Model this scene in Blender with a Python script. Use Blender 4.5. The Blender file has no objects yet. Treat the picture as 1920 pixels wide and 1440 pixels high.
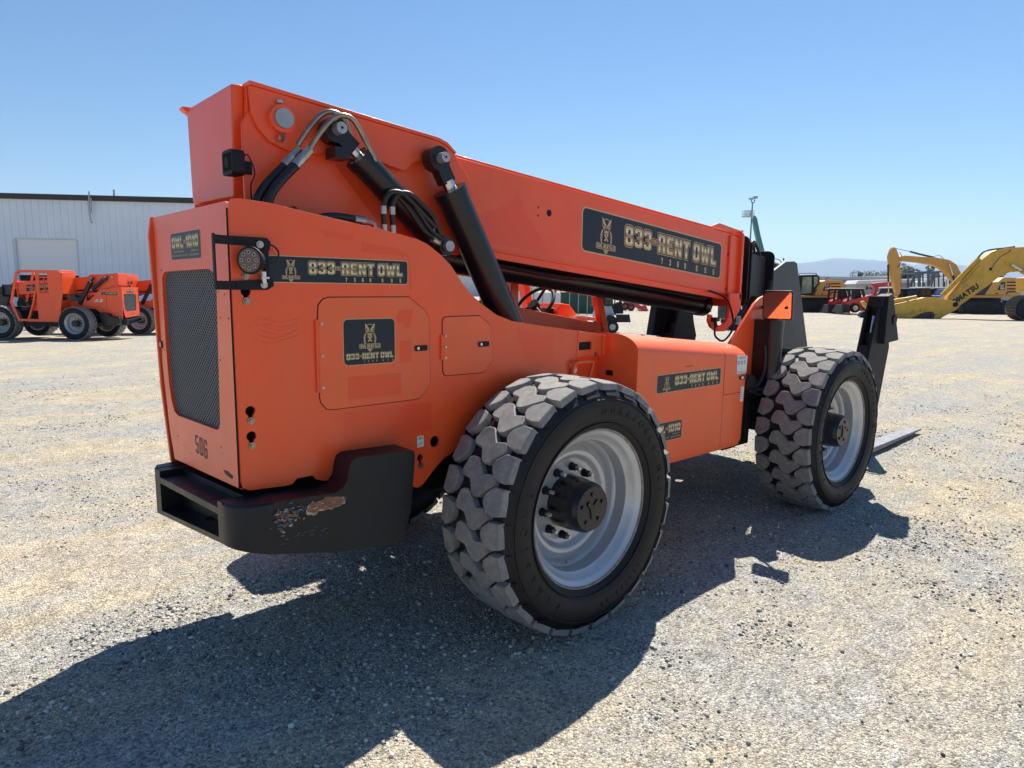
import bpy, bmesh, math, random
import numpy as np
from mathutils import Vector, Matrix
from mathutils.geometry import tessellate_polygon
random.seed(4); rng = np.random.default_rng(7)
S = bpy.context.scene; COL = S.collection
R = math.radians
# ------------------------------------------------------------------ camera, sky, sun, exposure
CAM = Vector((-2.44252, -2.12740, 1.71327)); YAW, PITCH, ROLL, FPX = 0.843361, -0.141439, 0.0129588, 1257.87
fw = Vector((math.cos(PITCH)*math.cos(YAW), math.cos(PITCH)*math.sin(YAW), math.sin(PITCH)))
rt = Vector((math.sin(YAW), -math.cos(YAW), 0)); up = rt.cross(fw)
rt2 = math.cos(ROLL)*rt + math.sin(ROLL)*up; up2 = -math.sin(ROLL)*rt + math.cos(ROLL)*up
cd = bpy.data.cameras.new("camera"); cam = bpy.data.objects.new("camera", cd); COL.objects.link(cam)
m = Matrix((rt2, up2, -fw)).transposed().to_4x4(); m.translation = CAM; cam.matrix_world = m
cd.sensor_width = 36; cd.lens = 36*FPX/1920; cd.clip_start = .05; cd.clip_end = 40000
S.camera = cam
SUN = Vector((.63, .36, 1.0)).normalized()
w = bpy.data.worlds.new("World"); S.world = w; w.use_nodes = True
nt = w.node_tree; bg = nt.nodes["Background"]; sky = nt.nodes.new("ShaderNodeTexSky")
sky.sky_type = 'NISHITA'; sky.sun_disc = False; sky.sun_elevation = math.asin(SUN.z)
sky.sun_rotation = math.atan2(SUN.x, SUN.y); sky.air_density = 1.0; sky.dust_density = 0.0; sky.ozone_density = 3.0
hs = nt.nodes.new('ShaderNodeHueSaturation'); hs.inputs['Saturation'].default_value = 1.16
nt.links.new(sky.outputs[0], hs.inputs['Color']); nt.links.new(hs.outputs[0], bg.inputs[0]); bg.inputs[1].default_value = .070
sl = bpy.data.lights.new("sun", 'SUN'); sl.energy = 5.0; sl.angle = R(.5); sl.color = (1, .94, .84)
so = bpy.data.objects.new("sun", sl); COL.objects.link(so); so.rotation_euler = SUN.to_track_quat('Z', 'Y').to_euler()
S.view_settings.view_transform = 'Standard'; S.view_settings.look = 'None'; S.view_settings.exposure = 0.78; S.view_settings.gamma = 1
S.cycles.max_bounces = 6; S.cycles.use_denoising = True

# ------------------------------------------------------------------ helpers
def ray(px, py): return fw + (px-960)/FPX*rt2 - (py-720)/FPX*up2
class Plane:
    """a vertical plane standing in the yard at depth D: (px,py) -> local (a, z) in metres"""
    def __init__(s, D, pxc, phi=0.0):
        d = ray(pxc, 541); d = d/ (d.dot(Vector((fw.x, fw.y, 0)).normalized())); s.o = CAM + d*D; s.o.z = 0
        s.yaw = YAW - math.pi/2 + R(phi); s.dir = Vector((math.cos(s.yaw), math.sin(s.yaw), 0)); s.n = Vector((-s.dir.y, s.dir.x, 0))
    def __call__(s, *pts):
        out = []
        for p in pts:
            d = ray(*p); t = (s.o-CAM).dot(s.n)/d.dot(s.n); q = CAM + d*t; out.append(((q-s.o).dot(s.dir), q.z))
        return out
def tag(o, label=None, cat=None, group=None, kind=None):
    for k, v in (("label", label), ("category", cat), ("group", group), ("kind", kind)):
        if v: o[k] = v
    return o
def empty(name, loc, rz=0):
    o = bpy.data.objects.new(name, None); COL.objects.link(o); o.location = loc; o.rotation_euler[2] = rz; return o
def copy_tree(o, parent=None):
    c = o.copy(); COL.objects.link(c); c.parent = parent
    for ch in list(o.children): copy_tree(ch, c)
    return c
def frame(p0, p1):
    z = (Vector(p1)-Vector(p0)).normalized(); a = Vector((0, 0, 1)) if abs(z.z) < .9 else Vector((1, 0, 0))
    x = z.cross(a).normalized(); return x, z.cross(x), z
FIT = None   # size and shift of an assembly against the measured drawing
BOOM_FIT = (1.047, .1148, .1000, -.0805); HOOD_FIT = (.955, -.1099, -.0957, .0771)
class G:
    def __init__(s): s.v = []; s.f = []; s.m = []; s.a = []
    def add(s, vs, fs, mat=0, av=None):
        b = len(s.v); s.v += [tuple(v) for v in vs]; s.f += [tuple(b+i for i in f) for f in fs]; s.m += [mat]*len(fs)
        s.a += (list(av) if av is not None else [0.0]*len(vs)); return s
    def box(s, x0, x1, y0, y1, z0, z1, mat=0):
        v = [(x, y, z) for x in (x0, x1) for y in (y0, y1) for z in (z0, z1)]
        return s.add(v, [(0, 1, 3, 2), (4, 6, 7, 5), (0, 4, 5, 1), (2, 3, 7, 6), (0, 2, 6, 4), (1, 5, 7, 3)], mat)
    def hexa(s, v, mat=0):   # 8 corners: bottom 4 ccw, top 4 ccw
        return s.add(v, [(3, 2, 1, 0), (4, 5, 6, 7), (0, 1, 5, 4), (1, 2, 6, 5), (2, 3, 7, 6), (3, 0, 4, 7)], mat)
    def plate(s, poly, lo, hi, ax=1, mat=0, holes=()):
        """polygon in the two other axes, extruded along axis ax from lo to hi"""
        def P(p, t):
            q = list(p); q.insert(ax, t); return tuple(q)
        loops = [list(poly)]+[list(h) for h in holes]; flat = [p for l in loops for p in l]
        n = len(flat)
        if holes: tr = tessellate_polygon([[Vector((p[0], p[1], 0)) for p in l] for l in loops])
        else: tr = [tuple(range(n))]
        fs = [tuple(t) for t in tr] + [tuple(n+i for i in reversed(t)) for t in tr]
        k = 0
        for l in loops:
            c = len(l)
            for i in range(c):
                a, b = k+i, k+(i+1) % c; fs.append((b, a, n+a, n+b))
            k += c
        return s.add([P(p, lo) for p in flat]+[P(p, hi) for p in flat], fs, mat)
    def cyl(s, p0, p1, r, n=24, r2=None, mat=0, cap=True):
        r2 = r if r2 is None else r2; x, y, z = frame(p0, p1); p0 = Vector(p0); p1 = Vector(p1); v = []
        for p, rr in ((p0, r), (p1, r2)):
            for i in range(n):
                t = 2*math.pi*i/n; v.append(p+(x*math.cos(t)+y*math.sin(t))*rr)
        fs = [(i, (i+1) % n, n+(i+1) % n, n+i) for i in range(n)]
        if cap: fs += [tuple(reversed(range(n))), tuple(range(n, 2*n))]
        return s.add(v, fs, mat)
    def lathe(s, prof, n=64, c=(0, 0, 0), mat=0):
        """profile of (radius, y) turned round the y axis"""
        v = []; k = len(prof)
        for i in range(n):
            t = 2*math.pi*i/n
            for r, y in prof: v.append((c[0]+r*math.cos(t), c[1]+y, c[2]+r*math.sin(t)))
        fs = [(i*k+j, i*k+j+1, ((i+1) % n)*k+j+1, ((i+1) % n)*k+j) for i in range(n) for j in range(k-1)]
        return s.add(v, fs, mat)
    def tube(s, pts, r, n=10, sub=6, mat=0):
        P = [Vector(p) for p in pts]; Q = []
        if sub > 1 and len(P) > 2:
            for i in range(len(P)-1):
                a, b, c, d = P[max(i-1, 0)], P[i], P[i+1], P[min(i+2, len(P)-1)]
                for j in range(sub):
                    t = j/sub; Q.append(.5*((2*b)+(c-a)*t+(2*a-5*b+4*c-d)*t*t+(3*b-a-3*c+d)*t**3))
            Q.append(P[-1])
        else: Q = P
        v = []; x = None
        for i, q in enumerate(Q):
            z = (Q[min(i+1, len(Q)-1)]-Q[max(i-1, 0)]).normalized()
            if x is None: x = frame((0, 0, 0), z)[0]
            x = (x-z*x.dot(z)).normalized(); y = z.cross(x)
            for k in range(n):
                t = 2*math.pi*k/n; v.append(q+(x*math.cos(t)+y*math.sin(t))*r)
        fs = [(i*n+k, i*n+(k+1) % n, (i+1)*n+(k+1) % n, (i+1)*n+k) for i in range(len(Q)-1) for k in range(n)]
        fs += [tuple(reversed(range(n))), tuple(range((len(Q)-1)*n, len(Q)*n))]
        return s.add(v, fs, mat)
    def merge(s, g, M=None, mat=None):
        vs = [M @ Vector(v) for v in g.v] if M is not None else g.v
        b = len(s.v); s.v += [tuple(v) for v in vs]; s.f += [tuple(b+i for i in f) for f in g.f]
        s.m += (g.m if mat is None else [mat]*len(g.m)); s.a += g.a; return s
    def build(s, name, mats, parent=None, off=(0, 0, 0), bevel=0, smooth=False, seg=2, attr=False):
        me = bpy.data.meshes.new(name); v = s.v
        if any(off) and FIT: k, ox, oy, oz = FIT; v = [(a[0]*k+ox, a[1]*k+oy, a[2]*k+oz) for a in v]
        if any(off): v = [(a[0]-off[0], a[1]-off[1], a[2]-off[2]) for a in v]
        me.from_pydata(v, [], s.f)
        for q in (mats if isinstance(mats, (list, tuple)) else [mats]): me.materials.append(q)
        me.polygons.foreach_set("material_index", s.m)
        if attr:
            at = me.attributes.new("gv", 'FLOAT', 'POINT'); at.data.foreach_set("value", s.a)
        bm = bmesh.new(); bm.from_mesh(me)
        if not attr: bmesh.ops.recalc_face_normals(bm, faces=bm.faces)
        bm.to_mesh(me); bm.free()
        if smooth: me.shade_smooth(); me.set_sharp_from_angle(angle=R(smooth if smooth is not True else 35))
        o = bpy.data.objects.new(name, me); COL.objects.link(o); o.parent = parent
        if bevel:
            b = o.modifiers.new("bevel", 'BEVEL'); b.width = bevel; b.segments = seg; b.limit_method = 'ANGLE'; b.angle_limit = R(40)
            b.harden_normals = False
            me.shade_smooth(); me.set_sharp_from_angle(angle=R(50))
        return o

# ------------------------------------------------------------------ materials
def N(nt, t, **k):
    n = nt.nodes.new(t)
    for a, b in k.items():
        if a in n.inputs: n.inputs[a].default_value = b
        else: setattr(n, a, b)
    return n
def mat(name, col, rough=.5, metal=0, spec=.5, coat=0, var=0, vscale=6, bump=0, bscale=60, grime=None, gamt=.5, gscale=5):
    M = bpy.data.materials.new(name); M.use_nodes = True; t = M.node_tree; b = t.nodes["Principled BSDF"]
    b.inputs["Base Color"].default_value = (*col, 1); b.inputs["Roughness"].default_value = rough; b.inputs["Metallic"].default_value = metal
    b.inputs["Specular IOR Level"].default_value = spec; b.inputs["Coat Weight"].default_value = coat; b.inputs["Coat Roughness"].default_value = .12
    tc = N(t, "ShaderNodeTexCoord"); out = None
    if var:
        n = N(t, "ShaderNodeTexNoise", Scale=vscale, Detail=6.0, Roughness=.6); t.links.new(tc.outputs["Object"], n.inputs["Vector"])
        r = N(t, "ShaderNodeMapRange"); r.inputs[1].default_value = .3; r.inputs[2].default_value = .7; r.inputs[3].default_value = 1-var; r.inputs[4].default_value = 1+var
        t.links.new(n.outputs[0], r.inputs[0]); h = N(t, "ShaderNodeHueSaturation"); h.inputs["Color"].default_value = (*col, 1)
        t.links.new(r.outputs[0], h.inputs["Value"]); out = h.outputs[0]
    if grime:
        n = N(t, "ShaderNodeTexNoise", Scale=gscale, Detail=8.0, Roughness=.7); t.links.new(tc.outputs["Object"], n.inputs["Vector"])
        r = N(t, "ShaderNodeMapRange"); r.inputs[1].default_value = .45; r.inputs[2].default_value = .75; r.inputs[3].default_value = 0; r.inputs[4].default_value = gamt
        t.links.new(n.outputs[0], r.inputs[0]); x = N(t, "ShaderNodeMix", data_type='RGBA'); x.inputs[6].default_value = (*col, 1)
        if out: t.links.new(out, x.inputs[6])
        x.inputs[7].default_value = (*grime, 1); t.links.new(r.outputs[0], x.inputs[0]); out = x.outputs[2]
        r2 = N(t, "ShaderNodeMapRange"); r2.inputs[3].default_value = rough; r2.inputs[4].default_value = min(1, rough+.35); t.links.new(r.outputs[0], r2.inputs[0]); t.links.new(r2.outputs[0], b.inputs["Roughness"])
    if out: t.links.new(out, b.inputs["Base Color"])
    if bump:
        n = N(t, "ShaderNodeTexNoise", Scale=bscale, Detail=5.0); t.links.new(tc.outputs["Object"], n.inputs["Vector"])
        u = N(t, "ShaderNodeBump", Strength=bump, Distance=.01); t.links.new(n.outputs[0], u.inputs["Height"]); t.links.new(u.outputs[0], b.inputs["Normal"])
    return M
ORANGE = mat("orange_paint", (.97, .098, .018), .34, coat=.2, var=.06, vscale=2.2, bump=.03, bscale=7, grime=(.88, .15, .06), gamt=.4, gscale=3)
def weather(M, chips=.5):
    t = M.node_tree; b = t.nodes["Principled BSDF"]; src = b.inputs["Base Color"].links[0].from_socket; tc = N(t, "ShaderNodeTexCoord")
    mp = N(t, "ShaderNodeMapping"); mp.inputs["Scale"].default_value = (9, 9, .9); t.links.new(tc.outputs["Object"], mp.inputs[0])
    n = N(t, "ShaderNodeTexNoise", Scale=1.6, Detail=7.0, Roughness=.65); t.links.new(mp.outputs[0], n.inputs["Vector"])
    r = N(t, "ShaderNodeMapRange"); r.inputs[1].default_value = .50; r.inputs[2].default_value = .80; r.inputs[3].default_value = 0; r.inputs[4].default_value = .14; t.links.new(n.outputs[0], r.inputs[0])
    x = N(t, "ShaderNodeMix", data_type='RGBA'); t.links.new(r.outputs[0], x.inputs[0]); t.links.new(src, x.inputs[6]); x.inputs[7].default_value = (.66, .24, .12, 1)   # dust run down by rain
    v = N(t, "ShaderNodeTexVoronoi", Scale=22.0); t.links.new(tc.outputs["Object"], v.inputs["Vector"]); se = N(t, "ShaderNodeSeparateColor"); t.links.new(v.outputs["Color"], se.inputs[0])
    a = N(t, "ShaderNodeMath", operation='LESS_THAN'); a.inputs[1].default_value = .055; t.links.new(v.outputs["Distance"], a.inputs[0])
    c = N(t, "ShaderNodeMath", operation='GREATER_THAN'); c.inputs[1].default_value = .90; t.links.new(se.outputs[0], c.inputs[0])
    m_ = N(t, "ShaderNodeMath", operation='MULTIPLY'); t.links.new(a.outputs[0], m_.inputs[0]); t.links.new(c.outputs[0], m_.inputs[1])
    m2 = N(t, "ShaderNodeMath", operation='MULTIPLY'); m2.inputs[1].default_value = chips; t.links.new(m_.outputs[0], m2.inputs[0])
    y = N(t, "ShaderNodeMix", data_type='RGBA'); t.links.new(m2.outputs[0], y.inputs[0]); t.links.new(x.outputs[2], y.inputs[6]); y.inputs[7].default_value = (.12, .05, .035, 1)
    t.links.new(y.outputs[2], b.inputs["Base Color"])
weather(ORANGE)
ORANGE_D = mat("orange_paint_under_old_decals", (.93, .078, .014), .33, coat=.2)
ORANGE_L = mat("faded_orange_paint", (.97, .135, .034), .42, coat=.1, var=.05, vscale=3, grime=(.75, .2, .1), gamt=.3, gscale=4)
weather(ORANGE_L)
BLACK = mat("black_paint", (.008, .009, .013), .3, spec=.4, coat=.12, var=.3, vscale=5, grime=(.03, .03, .03), gamt=.3, gscale=6)
BLACKM = mat("dull_black_metal", (.012, .012, .015), .6, spec=.3, var=.3, vscale=9, bump=.15, bscale=40)
DKGREY = mat("charcoal_paint", (.045, .047, .05), .45, var=.15, vscale=4, grime=(.12, .11, .1), gamt=.3)
HOSE = mat("black_rubber_hose", (.012, .012, .012), .45, bump=.1, bscale=200)
CHROME = mat("bright_steel", (.6, .6, .6), .22, 1)
ZINC = mat("zinc_fitting", (.5, .47, .42), .4, .9, var=.2, vscale=30)
BRASS = mat("brown_steel_pipe", (.32, .27, .21), .35, .9, var=.2, vscale=20)
RIM = mat("silver_rim_paint", (.55, .56, .585), .38, .45, coat=.1, var=.06, vscale=5, grime=(.36, .35, .33), gamt=.5, gscale=5, bump=.02, bscale=12)
RUST = mat("rusty_flange", (.30, .27, .24), .8, var=.3, vscale=25, grime=(.16, .08, .04), gamt=.8, gscale=18)
TYRE = mat("tyre_sidewall_rubber", (.008, .008, .010), .55, spec=.35, var=.3, vscale=8, bump=.12, bscale=35, grime=(.03, .026, .025), gamt=.5, gscale=5)
def tread_mat():
    M = mat("dusty_tread_rubber", (.215, .21, .205), .85, var=.12, vscale=10, bump=.10, bscale=90, grime=(.46, .435, .385), gamt=.6, gscale=22)
    return M
TREAD = tread_mat()
NAVY = mat("navy_vinyl", (.010, .016, .030), .4, spec=.4)
GOLDL = mat("pale_gold_ink", (.62, .47, .24), .5)
INK = mat("black_ink", (.006, .007, .01), .5)
WHITE = mat("white_paint", (.75, .75, .73), .5)
GREYINK = mat("grey_stencil_ink", (.16, .12, .11), .7, var=.4, vscale=60)
GLASS = mat("cab_glass", (.02, .028, .03), .12, spec=.4)
GLASSL = mat("painted_reflection_glass", (.20, .25, .23), .15, spec=.6, var=.5, vscale=1.5)  # pale mottled colour paints light interior reflections into the panes
MIRROR = mat("mirror_glass", (.8, .82, .84), .03, 1)
DARK = mat("dark_interior", (.008, .008, .009), .8)
YELLOW = mat("excavator_yellow", (.62, .32, .05), .45, coat=.1, var=.12, vscale=2, grime=(.3, .2, .1), gamt=.35, gscale=2)
YELLOWB = mat("worn_bright_yellow", (.66, .375, .035), .5, coat=.1, var=.12, vscale=1.5, grime=(.32, .22, .08), gamt=.5, gscale=2.5)
TRACKM = mat("worn_track_steel", (.14, .12, .10), .7, .3, var=.3, vscale=8)
RED = mat("tractor_red", (.5, .03, .025), .4, coat=.3, var=.15, vscale=3)
BLUE = mat("blue_paint", (.03, .10, .30), .4, coat=.3)
TEAL = mat("teal_paint", (.05, .20, .20), .5)
STEELG = mat("galvanised_steel", (.42, .43, .44), .5, .6, var=.15, vscale=4)
PAPER = mat("manual_paper", (.62, .55, .5), .8, var=.3, vscale=30)
def gold_grad():
    M = bpy.data.materials.new("gold_gradient_ink"); M.use_nodes = True; t = M.node_tree; b = t.nodes["Principled BSDF"]
    a = N(t, "ShaderNodeAttribute", attribute_name="gv"); c = N(t, "ShaderNodeValToRGB"); t.links.new(a.outputs["Fac"], c.inputs[0])
    e = c.color_ramp.elements; e[0].position = 0; e[0].color = (.55, .36, .12, 1); e[1].position = 1; e[1].color = (.42, .26, .10, 1)
    for p, q in ((.22, (.9, .78, .42, 1)), (.5, (.36, .20, .07, 1)), (.72, (.95, .85, .55, 1))):
        x = e.new(p); x.color = q
    t.links.new(c.outputs[0], b.inputs["Base Color"]); b.inputs["Roughness"].default_value = .45; return M
GOLD = gold_grad()

# ------------------------------------------------------------------ lettering
_gl = {}
def _r(x0, y0, x1, y1): return [(x0, y0), (x1, y0), (x1, y1), (x0, y1)]
_H = _r(1.35, 1.3, 2.65, 2.9); _6 = [(0, .6), (0, 6.4), (.6, 7), (3.4, 7), (4, 6.4), (4, 5.1), (2.65, 5.1), (2.65, 5.7), (1.35, 5.7), (1.35, 4.2), (3.4, 4.2), (4, 3.6), (4, .6), (3.4, 0), (.6, 0)]
_O = [(0, .7), (0, 6.3), (.7, 7), (3.3, 7), (4, 6.3), (4, .7), (3.3, 0), (.7, 0)]
BLOCK = {'O': [_O, _r(1.35, 1.4, 2.65, 5.6)], '0': [_O, _r(1.35, 1.4, 2.65, 5.6)], '6': [_6, _H], '9': [[(4-x, 7-y) for x, y in _6], [(4-x, 7-y) for x, y in _H]],
 '8': [[(0, .6), (0, 2.9), (.5, 3.5), (0, 4.1), (0, 6.4), (.6, 7), (3.4, 7), (4, 6.4), (4, 4.1), (3.5, 3.5), (4, 2.9), (4, .6), (3.4, 0), (.6, 0)], _H, _r(1.35, 4.1, 2.65, 5.7)],
 '3': [[(0, 5.1), (0, 6.4), (.6, 7), (3.4, 7), (4, 6.4), (4, 4.1), (3.5, 3.5), (4, 2.9), (4, .6), (3.4, 0), (.6, 0), (0, .6), (0, 1.9), (1.35, 1.9), (1.35, 1.3), (2.65, 1.3), (2.65, 2.9), (1.2, 2.9), (1.2, 4.1), (2.65, 4.1), (2.65, 5.7), (1.35, 5.7), (1.35, 5.1)]],
 'R': [[(0, 0), (0, 7), (3.4, 7), (4, 6.4), (4, 3.9), (3.5, 3.3), (4, 2.8), (4.1, 0), (2.75, 0), (2.6, 2.7), (1.35, 2.7), (1.35, 0)], _r(1.35, 4.0, 2.65, 5.7)],
 'E': [[(0, 0), (0, 7), (3.8, 7), (3.8, 5.6), (1.35, 5.6), (1.35, 4.2), (3.2, 4.2), (3.2, 2.85), (1.35, 2.85), (1.35, 1.4), (3.8, 1.4), (3.8, 0)]],
 'N': [[(0, 0), (0, 7), (1.4, 7), (2.9, 3.2), (2.9, 7), (4.2, 7), (4.2, 0), (2.85, 0), (1.3, 3.9), (1.3, 0)]],
 'T': [[(1.35, 0), (1.35, 5.6), (0, 5.6), (0, 7), (4.1, 7), (4.1, 5.6), (2.75, 5.6), (2.75, 0)]],
 'W': [[(0, 7), (1.3, 7), (1.75, 2.6), (2.4, 6), (3.4, 6), (4.05, 2.6), (4.5, 7), (5.8, 7), (4.9, 0), (3.5, 0), (2.9, 3.2), (2.3, 0), (.9, 0)]],
 'L': [[(0, 0), (0, 7), (1.35, 7), (1.35, 1.4), (3.6, 1.4), (3.6, 0)]], '1': [[(.7, 0), (.7, 5.2), (0, 5.2), (0, 6.3), (1.0, 7), (2.05, 7), (2.05, 0)]], '-': [[(0, 2.9), (0, 4.2), (2.1, 4.2), (2.1, 2.9)]],
 '7': [[(0, 7), (4, 7), (4, 5.8), (2.3, 0), (.9, 0), (2.5, 5.6), (0, 5.6)]],
 '5': [[(0, .6), (0, 1.9), (1.35, 1.9), (1.35, 1.3), (2.65, 1.3), (2.65, 3), (0, 3), (0, 7), (3.8, 7), (3.8, 5.7), (1.35, 5.7), (1.35, 4.3), (3.4, 4.3), (4, 3.7), (4, .6), (3.4, 0), (.6, 0)]],
 'S': [[(0, .6), (0, 1.9), (1.35, 1.9), (1.35, 1.3), (2.65, 1.3), (2.65, 2.8), (.6, 2.8), (0, 3.4), (0, 6.4), (.6, 7), (3.4, 7), (4, 6.4), (4, 5.1), (2.65, 5.1), (2.65, 5.7), (1.35, 5.7), (1.35, 4.2), (3.4, 4.2), (4, 3.6), (4, .6), (3.4, 0), (.6, 0)]],
 'A': [[(0, 0), (1.2, 7), (3.0, 7), (4.2, 0), (2.9, 0), (2.7, 1.4), (1.5, 1.4), (1.3, 0)], [(1.7, 2.7), (2.5, 2.7), (2.1, 5.4)]],
 'J': [[(0, .6), (0, 2.2), (1.35, 2.2), (1.35, 1.4), (2.4, 1.4), (2.4, 7), (3.8, 7), (3.8, .6), (3.2, 0), (.6, 0)]],
 'G': [[(0, .6), (0, 6.4), (.6, 7), (3.4, 7), (4, 6.4), (4, 4.8), (2.65, 4.8), (2.65, 5.6), (1.35, 5.6), (1.35, 1.4), (2.65, 1.4), (2.65, 2.5), (2, 2.5), (2, 3.7), (4, 3.7), (4, .6), (3.4, 0), (.6, 0)]]}
def _area(l): return sum(l[i][0]*l[(i+1) % len(l)][1]-l[(i+1) % len(l)][0]*l[i][1] for i in range(len(l)))/2
def _grow(l, d):
    n = len(l); s = 1 if _area(l) > 0 else -1; out = []
    for i in range(n):
        a, b, c = Vector(l[i-1]), Vector(l[i]), Vector(l[(i+1) % n]); u = (b-a).normalized(); v = (c-b).normalized()
        n1 = Vector((u.y, -u.x))*s; n2 = Vector((v.y, -v.x))*s; m = (n1+n2); k = max(.35, (1+n1.dot(n2))); out.append(tuple(b+m*(d/k)))
    return out
def block_text(g, txt, P, h, width, grow=0.0, mat=0, u0=0, v0=0, gap=.9, centre=False, solid=False):
    """condensed block capitals; grow widens the strokes (in sevenths of the height)"""
    L = []; x = 0
    for ch in txt:
        if ch == ' ': x += 1.6; continue
        L.append((ch, x)); x += max(p[0] for p in BLOCK[ch][0])+gap
    sx = width/(x-gap); sy = h/7; c = -width/2 if centre else 0
    for ch, x0 in L:
        loops = [_grow(l, grow if i == 0 else -min(grow, .5)) for i, l in enumerate(BLOCK[ch]) if not (solid and i)]
        flat_ = [p for l in loops for p in l]; tr = tessellate_polygon([[Vector((p[0], p[1], 0)) for p in l] for l in loops])
        g.add([P(u0+c+(x0+p[0])*sx, v0+p[1]*sy) for p in flat_], [tuple(t) for t in tr], mat, [min(1, max(0, p[1]/7)) for p in flat_])
def glyph(ch, off=0.0):
    k = (ch, off)
    if k not in _gl:
        cu = bpy.data.curves.new("g", 'FONT'); cu.body = ch; cu.size = 1; cu.offset = off; cu.resolution_u = 4
        o = bpy.data.objects.new("g", cu); me = bpy.data.meshes.new_from_object(o)
        vs = [tuple(v.co) for v in me.vertices]; fs = [tuple(p.vertices) for p in me.polygons]
        bpy.data.objects.remove(o); bpy.data.curves.remove(cu); bpy.data.meshes.remove(me); _gl[k] = (vs, fs)
    return _gl[k]
CAPH = None
def text_layout(txt, h, cw=.72, gap=.12, off=.0):
    """flat lettering: returns list of (ch, x0, scale_x, scale_y), total width"""
    global CAPH
    if CAPH is None: CAPH = max(v[1] for v in glyph("H")[0])
    sy = h/CAPH; sx = sy*cw; x = 0; L = []
    for ch in txt:
        if ch == ' ': x += .32*sx; continue
        vs = glyph(ch)[0]; a = min(v[0] for v in vs); b = max(v[0] for v in vs)
        L.append((ch, x-a*sx, sx, sy)); x += (b-a)*sx+gap*sx
    return L, x-gap*sx
def text(g, txt, P, h, width=None, cw=.72, gap=.12, bold=.0, mat=0, gvy=None, u0=0, v0=0, centre=False):
    """P(u,v) -> 3-D point; the lettering starts at u0, v0"""
    L, wd = text_layout(txt, h, cw, gap); k = 1 if width is None else width/wd
    c = -wd*k/2 if centre else 0
    for ch, x0, sx, sy in L:
        vs, fs = glyph(ch, bold)
        pts = [P(u0+c+(x0+v[0]*sx)*k, v0+v[1]*sy) for v in vs]; av = [min(1, max(0, v[1]*sy/h)) for v in vs]
        g.add(pts, fs, mat, av)
    return wd*k
def rrect(u0, v0, u1, v1, r, n=5):
    out = []
    for cx, cy, a in ((u1-r, v1-r, 0), (u0+r, v1-r, 90), (u0+r, v0+r, 180), (u1-r, v0+r, 270)):
        for i in range(n+1):
            t = R(a+90*i/n); out.append((cx+r*math.cos(t), cy+r*math.sin(t)))
    return out
def flat(g, poly, P, mat=0): g.add([P(u, v) for u, v in poly], [tuple(range(len(poly)))], mat)
def owl(g, P1, P2, P3, P4, cx, cy, h, gold, navy):
    """owl emblem with a name band, h tall; P1 lower ink layer, P2 upper ink layer"""
    s = h
    def F(poly, P, m): flat(g, [(cx+u*s, cy+v*s) for u, v in poly], P, m)
    el = lambda rx, rz, cz: [(rx*math.cos(i*math.pi/9), cz+rz*math.sin(i*math.pi/9)) for i in range(18)]
    F(el(.175, .175, .27), P1, gold); F(el(.155, .155, .27), P2, navy)
    for k in (-1, 1):
        F([(0, .215), (k*.035, .29), (k*.175, .47), (k*.185, .38), (k*.15, .31), (k*.07, .255)], P3, gold)      # brow tufts
        F([(k*(.080+.052*math.cos(t)), .220+.050*math.sin(t)) for t in [i*math.pi/5 for i in range(10)]], P3, gold)
        F([(k*.08+.024*math.cos(i*math.pi/3), .222+.024*math.sin(i*math.pi/3)) for i in range(6)], P4, navy)
        F([(k*.145, .15), (k*.20, .10), (k*.24, 0), (k*.23, -.16), (k*.185, -.25), (k*.16, -.05)], P1, gold)   # wings
        F([(k*.165, .08), (k*.195, .04), (k*.205, -.08), (k*.18, -.16), (k*.175, -.03)], P2, navy)
    F([(-.022, .20), (.022, .20), (0, .12)], P3, gold)
    F([(-.10, .10), (.10, .10), (.085, .06), (-.085, .06)], P1, gold)
    F([(-.09, .0), (-.05, .03), (.09, -.14), (.06, -.17)], P1, gold); F([(.09, .0), (.05, .03), (.0, -.035), (.035, -.05)], P1, gold)
    F([(-.035, -.08), (0, -.12), (-.06, -.17), (-.09, -.14)], P1, gold)
    F([(-.085, .045), (.085, .045), (.07, .02), (-.07, .02)], P1, gold)
    F([(-.10, -.39), (.10, -.39), (.06, -.47), (0, -.50), (-.06, -.47)], P1, gold)
    for u in (-.045, 0, .045): F([(u-.006, -.40), (u+.006, -.40), (u+.004, -.47), (u-.004, -.47)], P2, navy)
    b = [(u/ s, v/ s) for u, v in rrect(-.41*s, -.385*s, .41*s, -.225*s, .03*s, 3)]; F(b, P1, gold)
    b = [(u/ s, v/ s) for u, v in rrect(-.395*s, -.37*s, .395*s, -.24*s, .02*s, 3)]; F(b, P2, navy)
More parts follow.
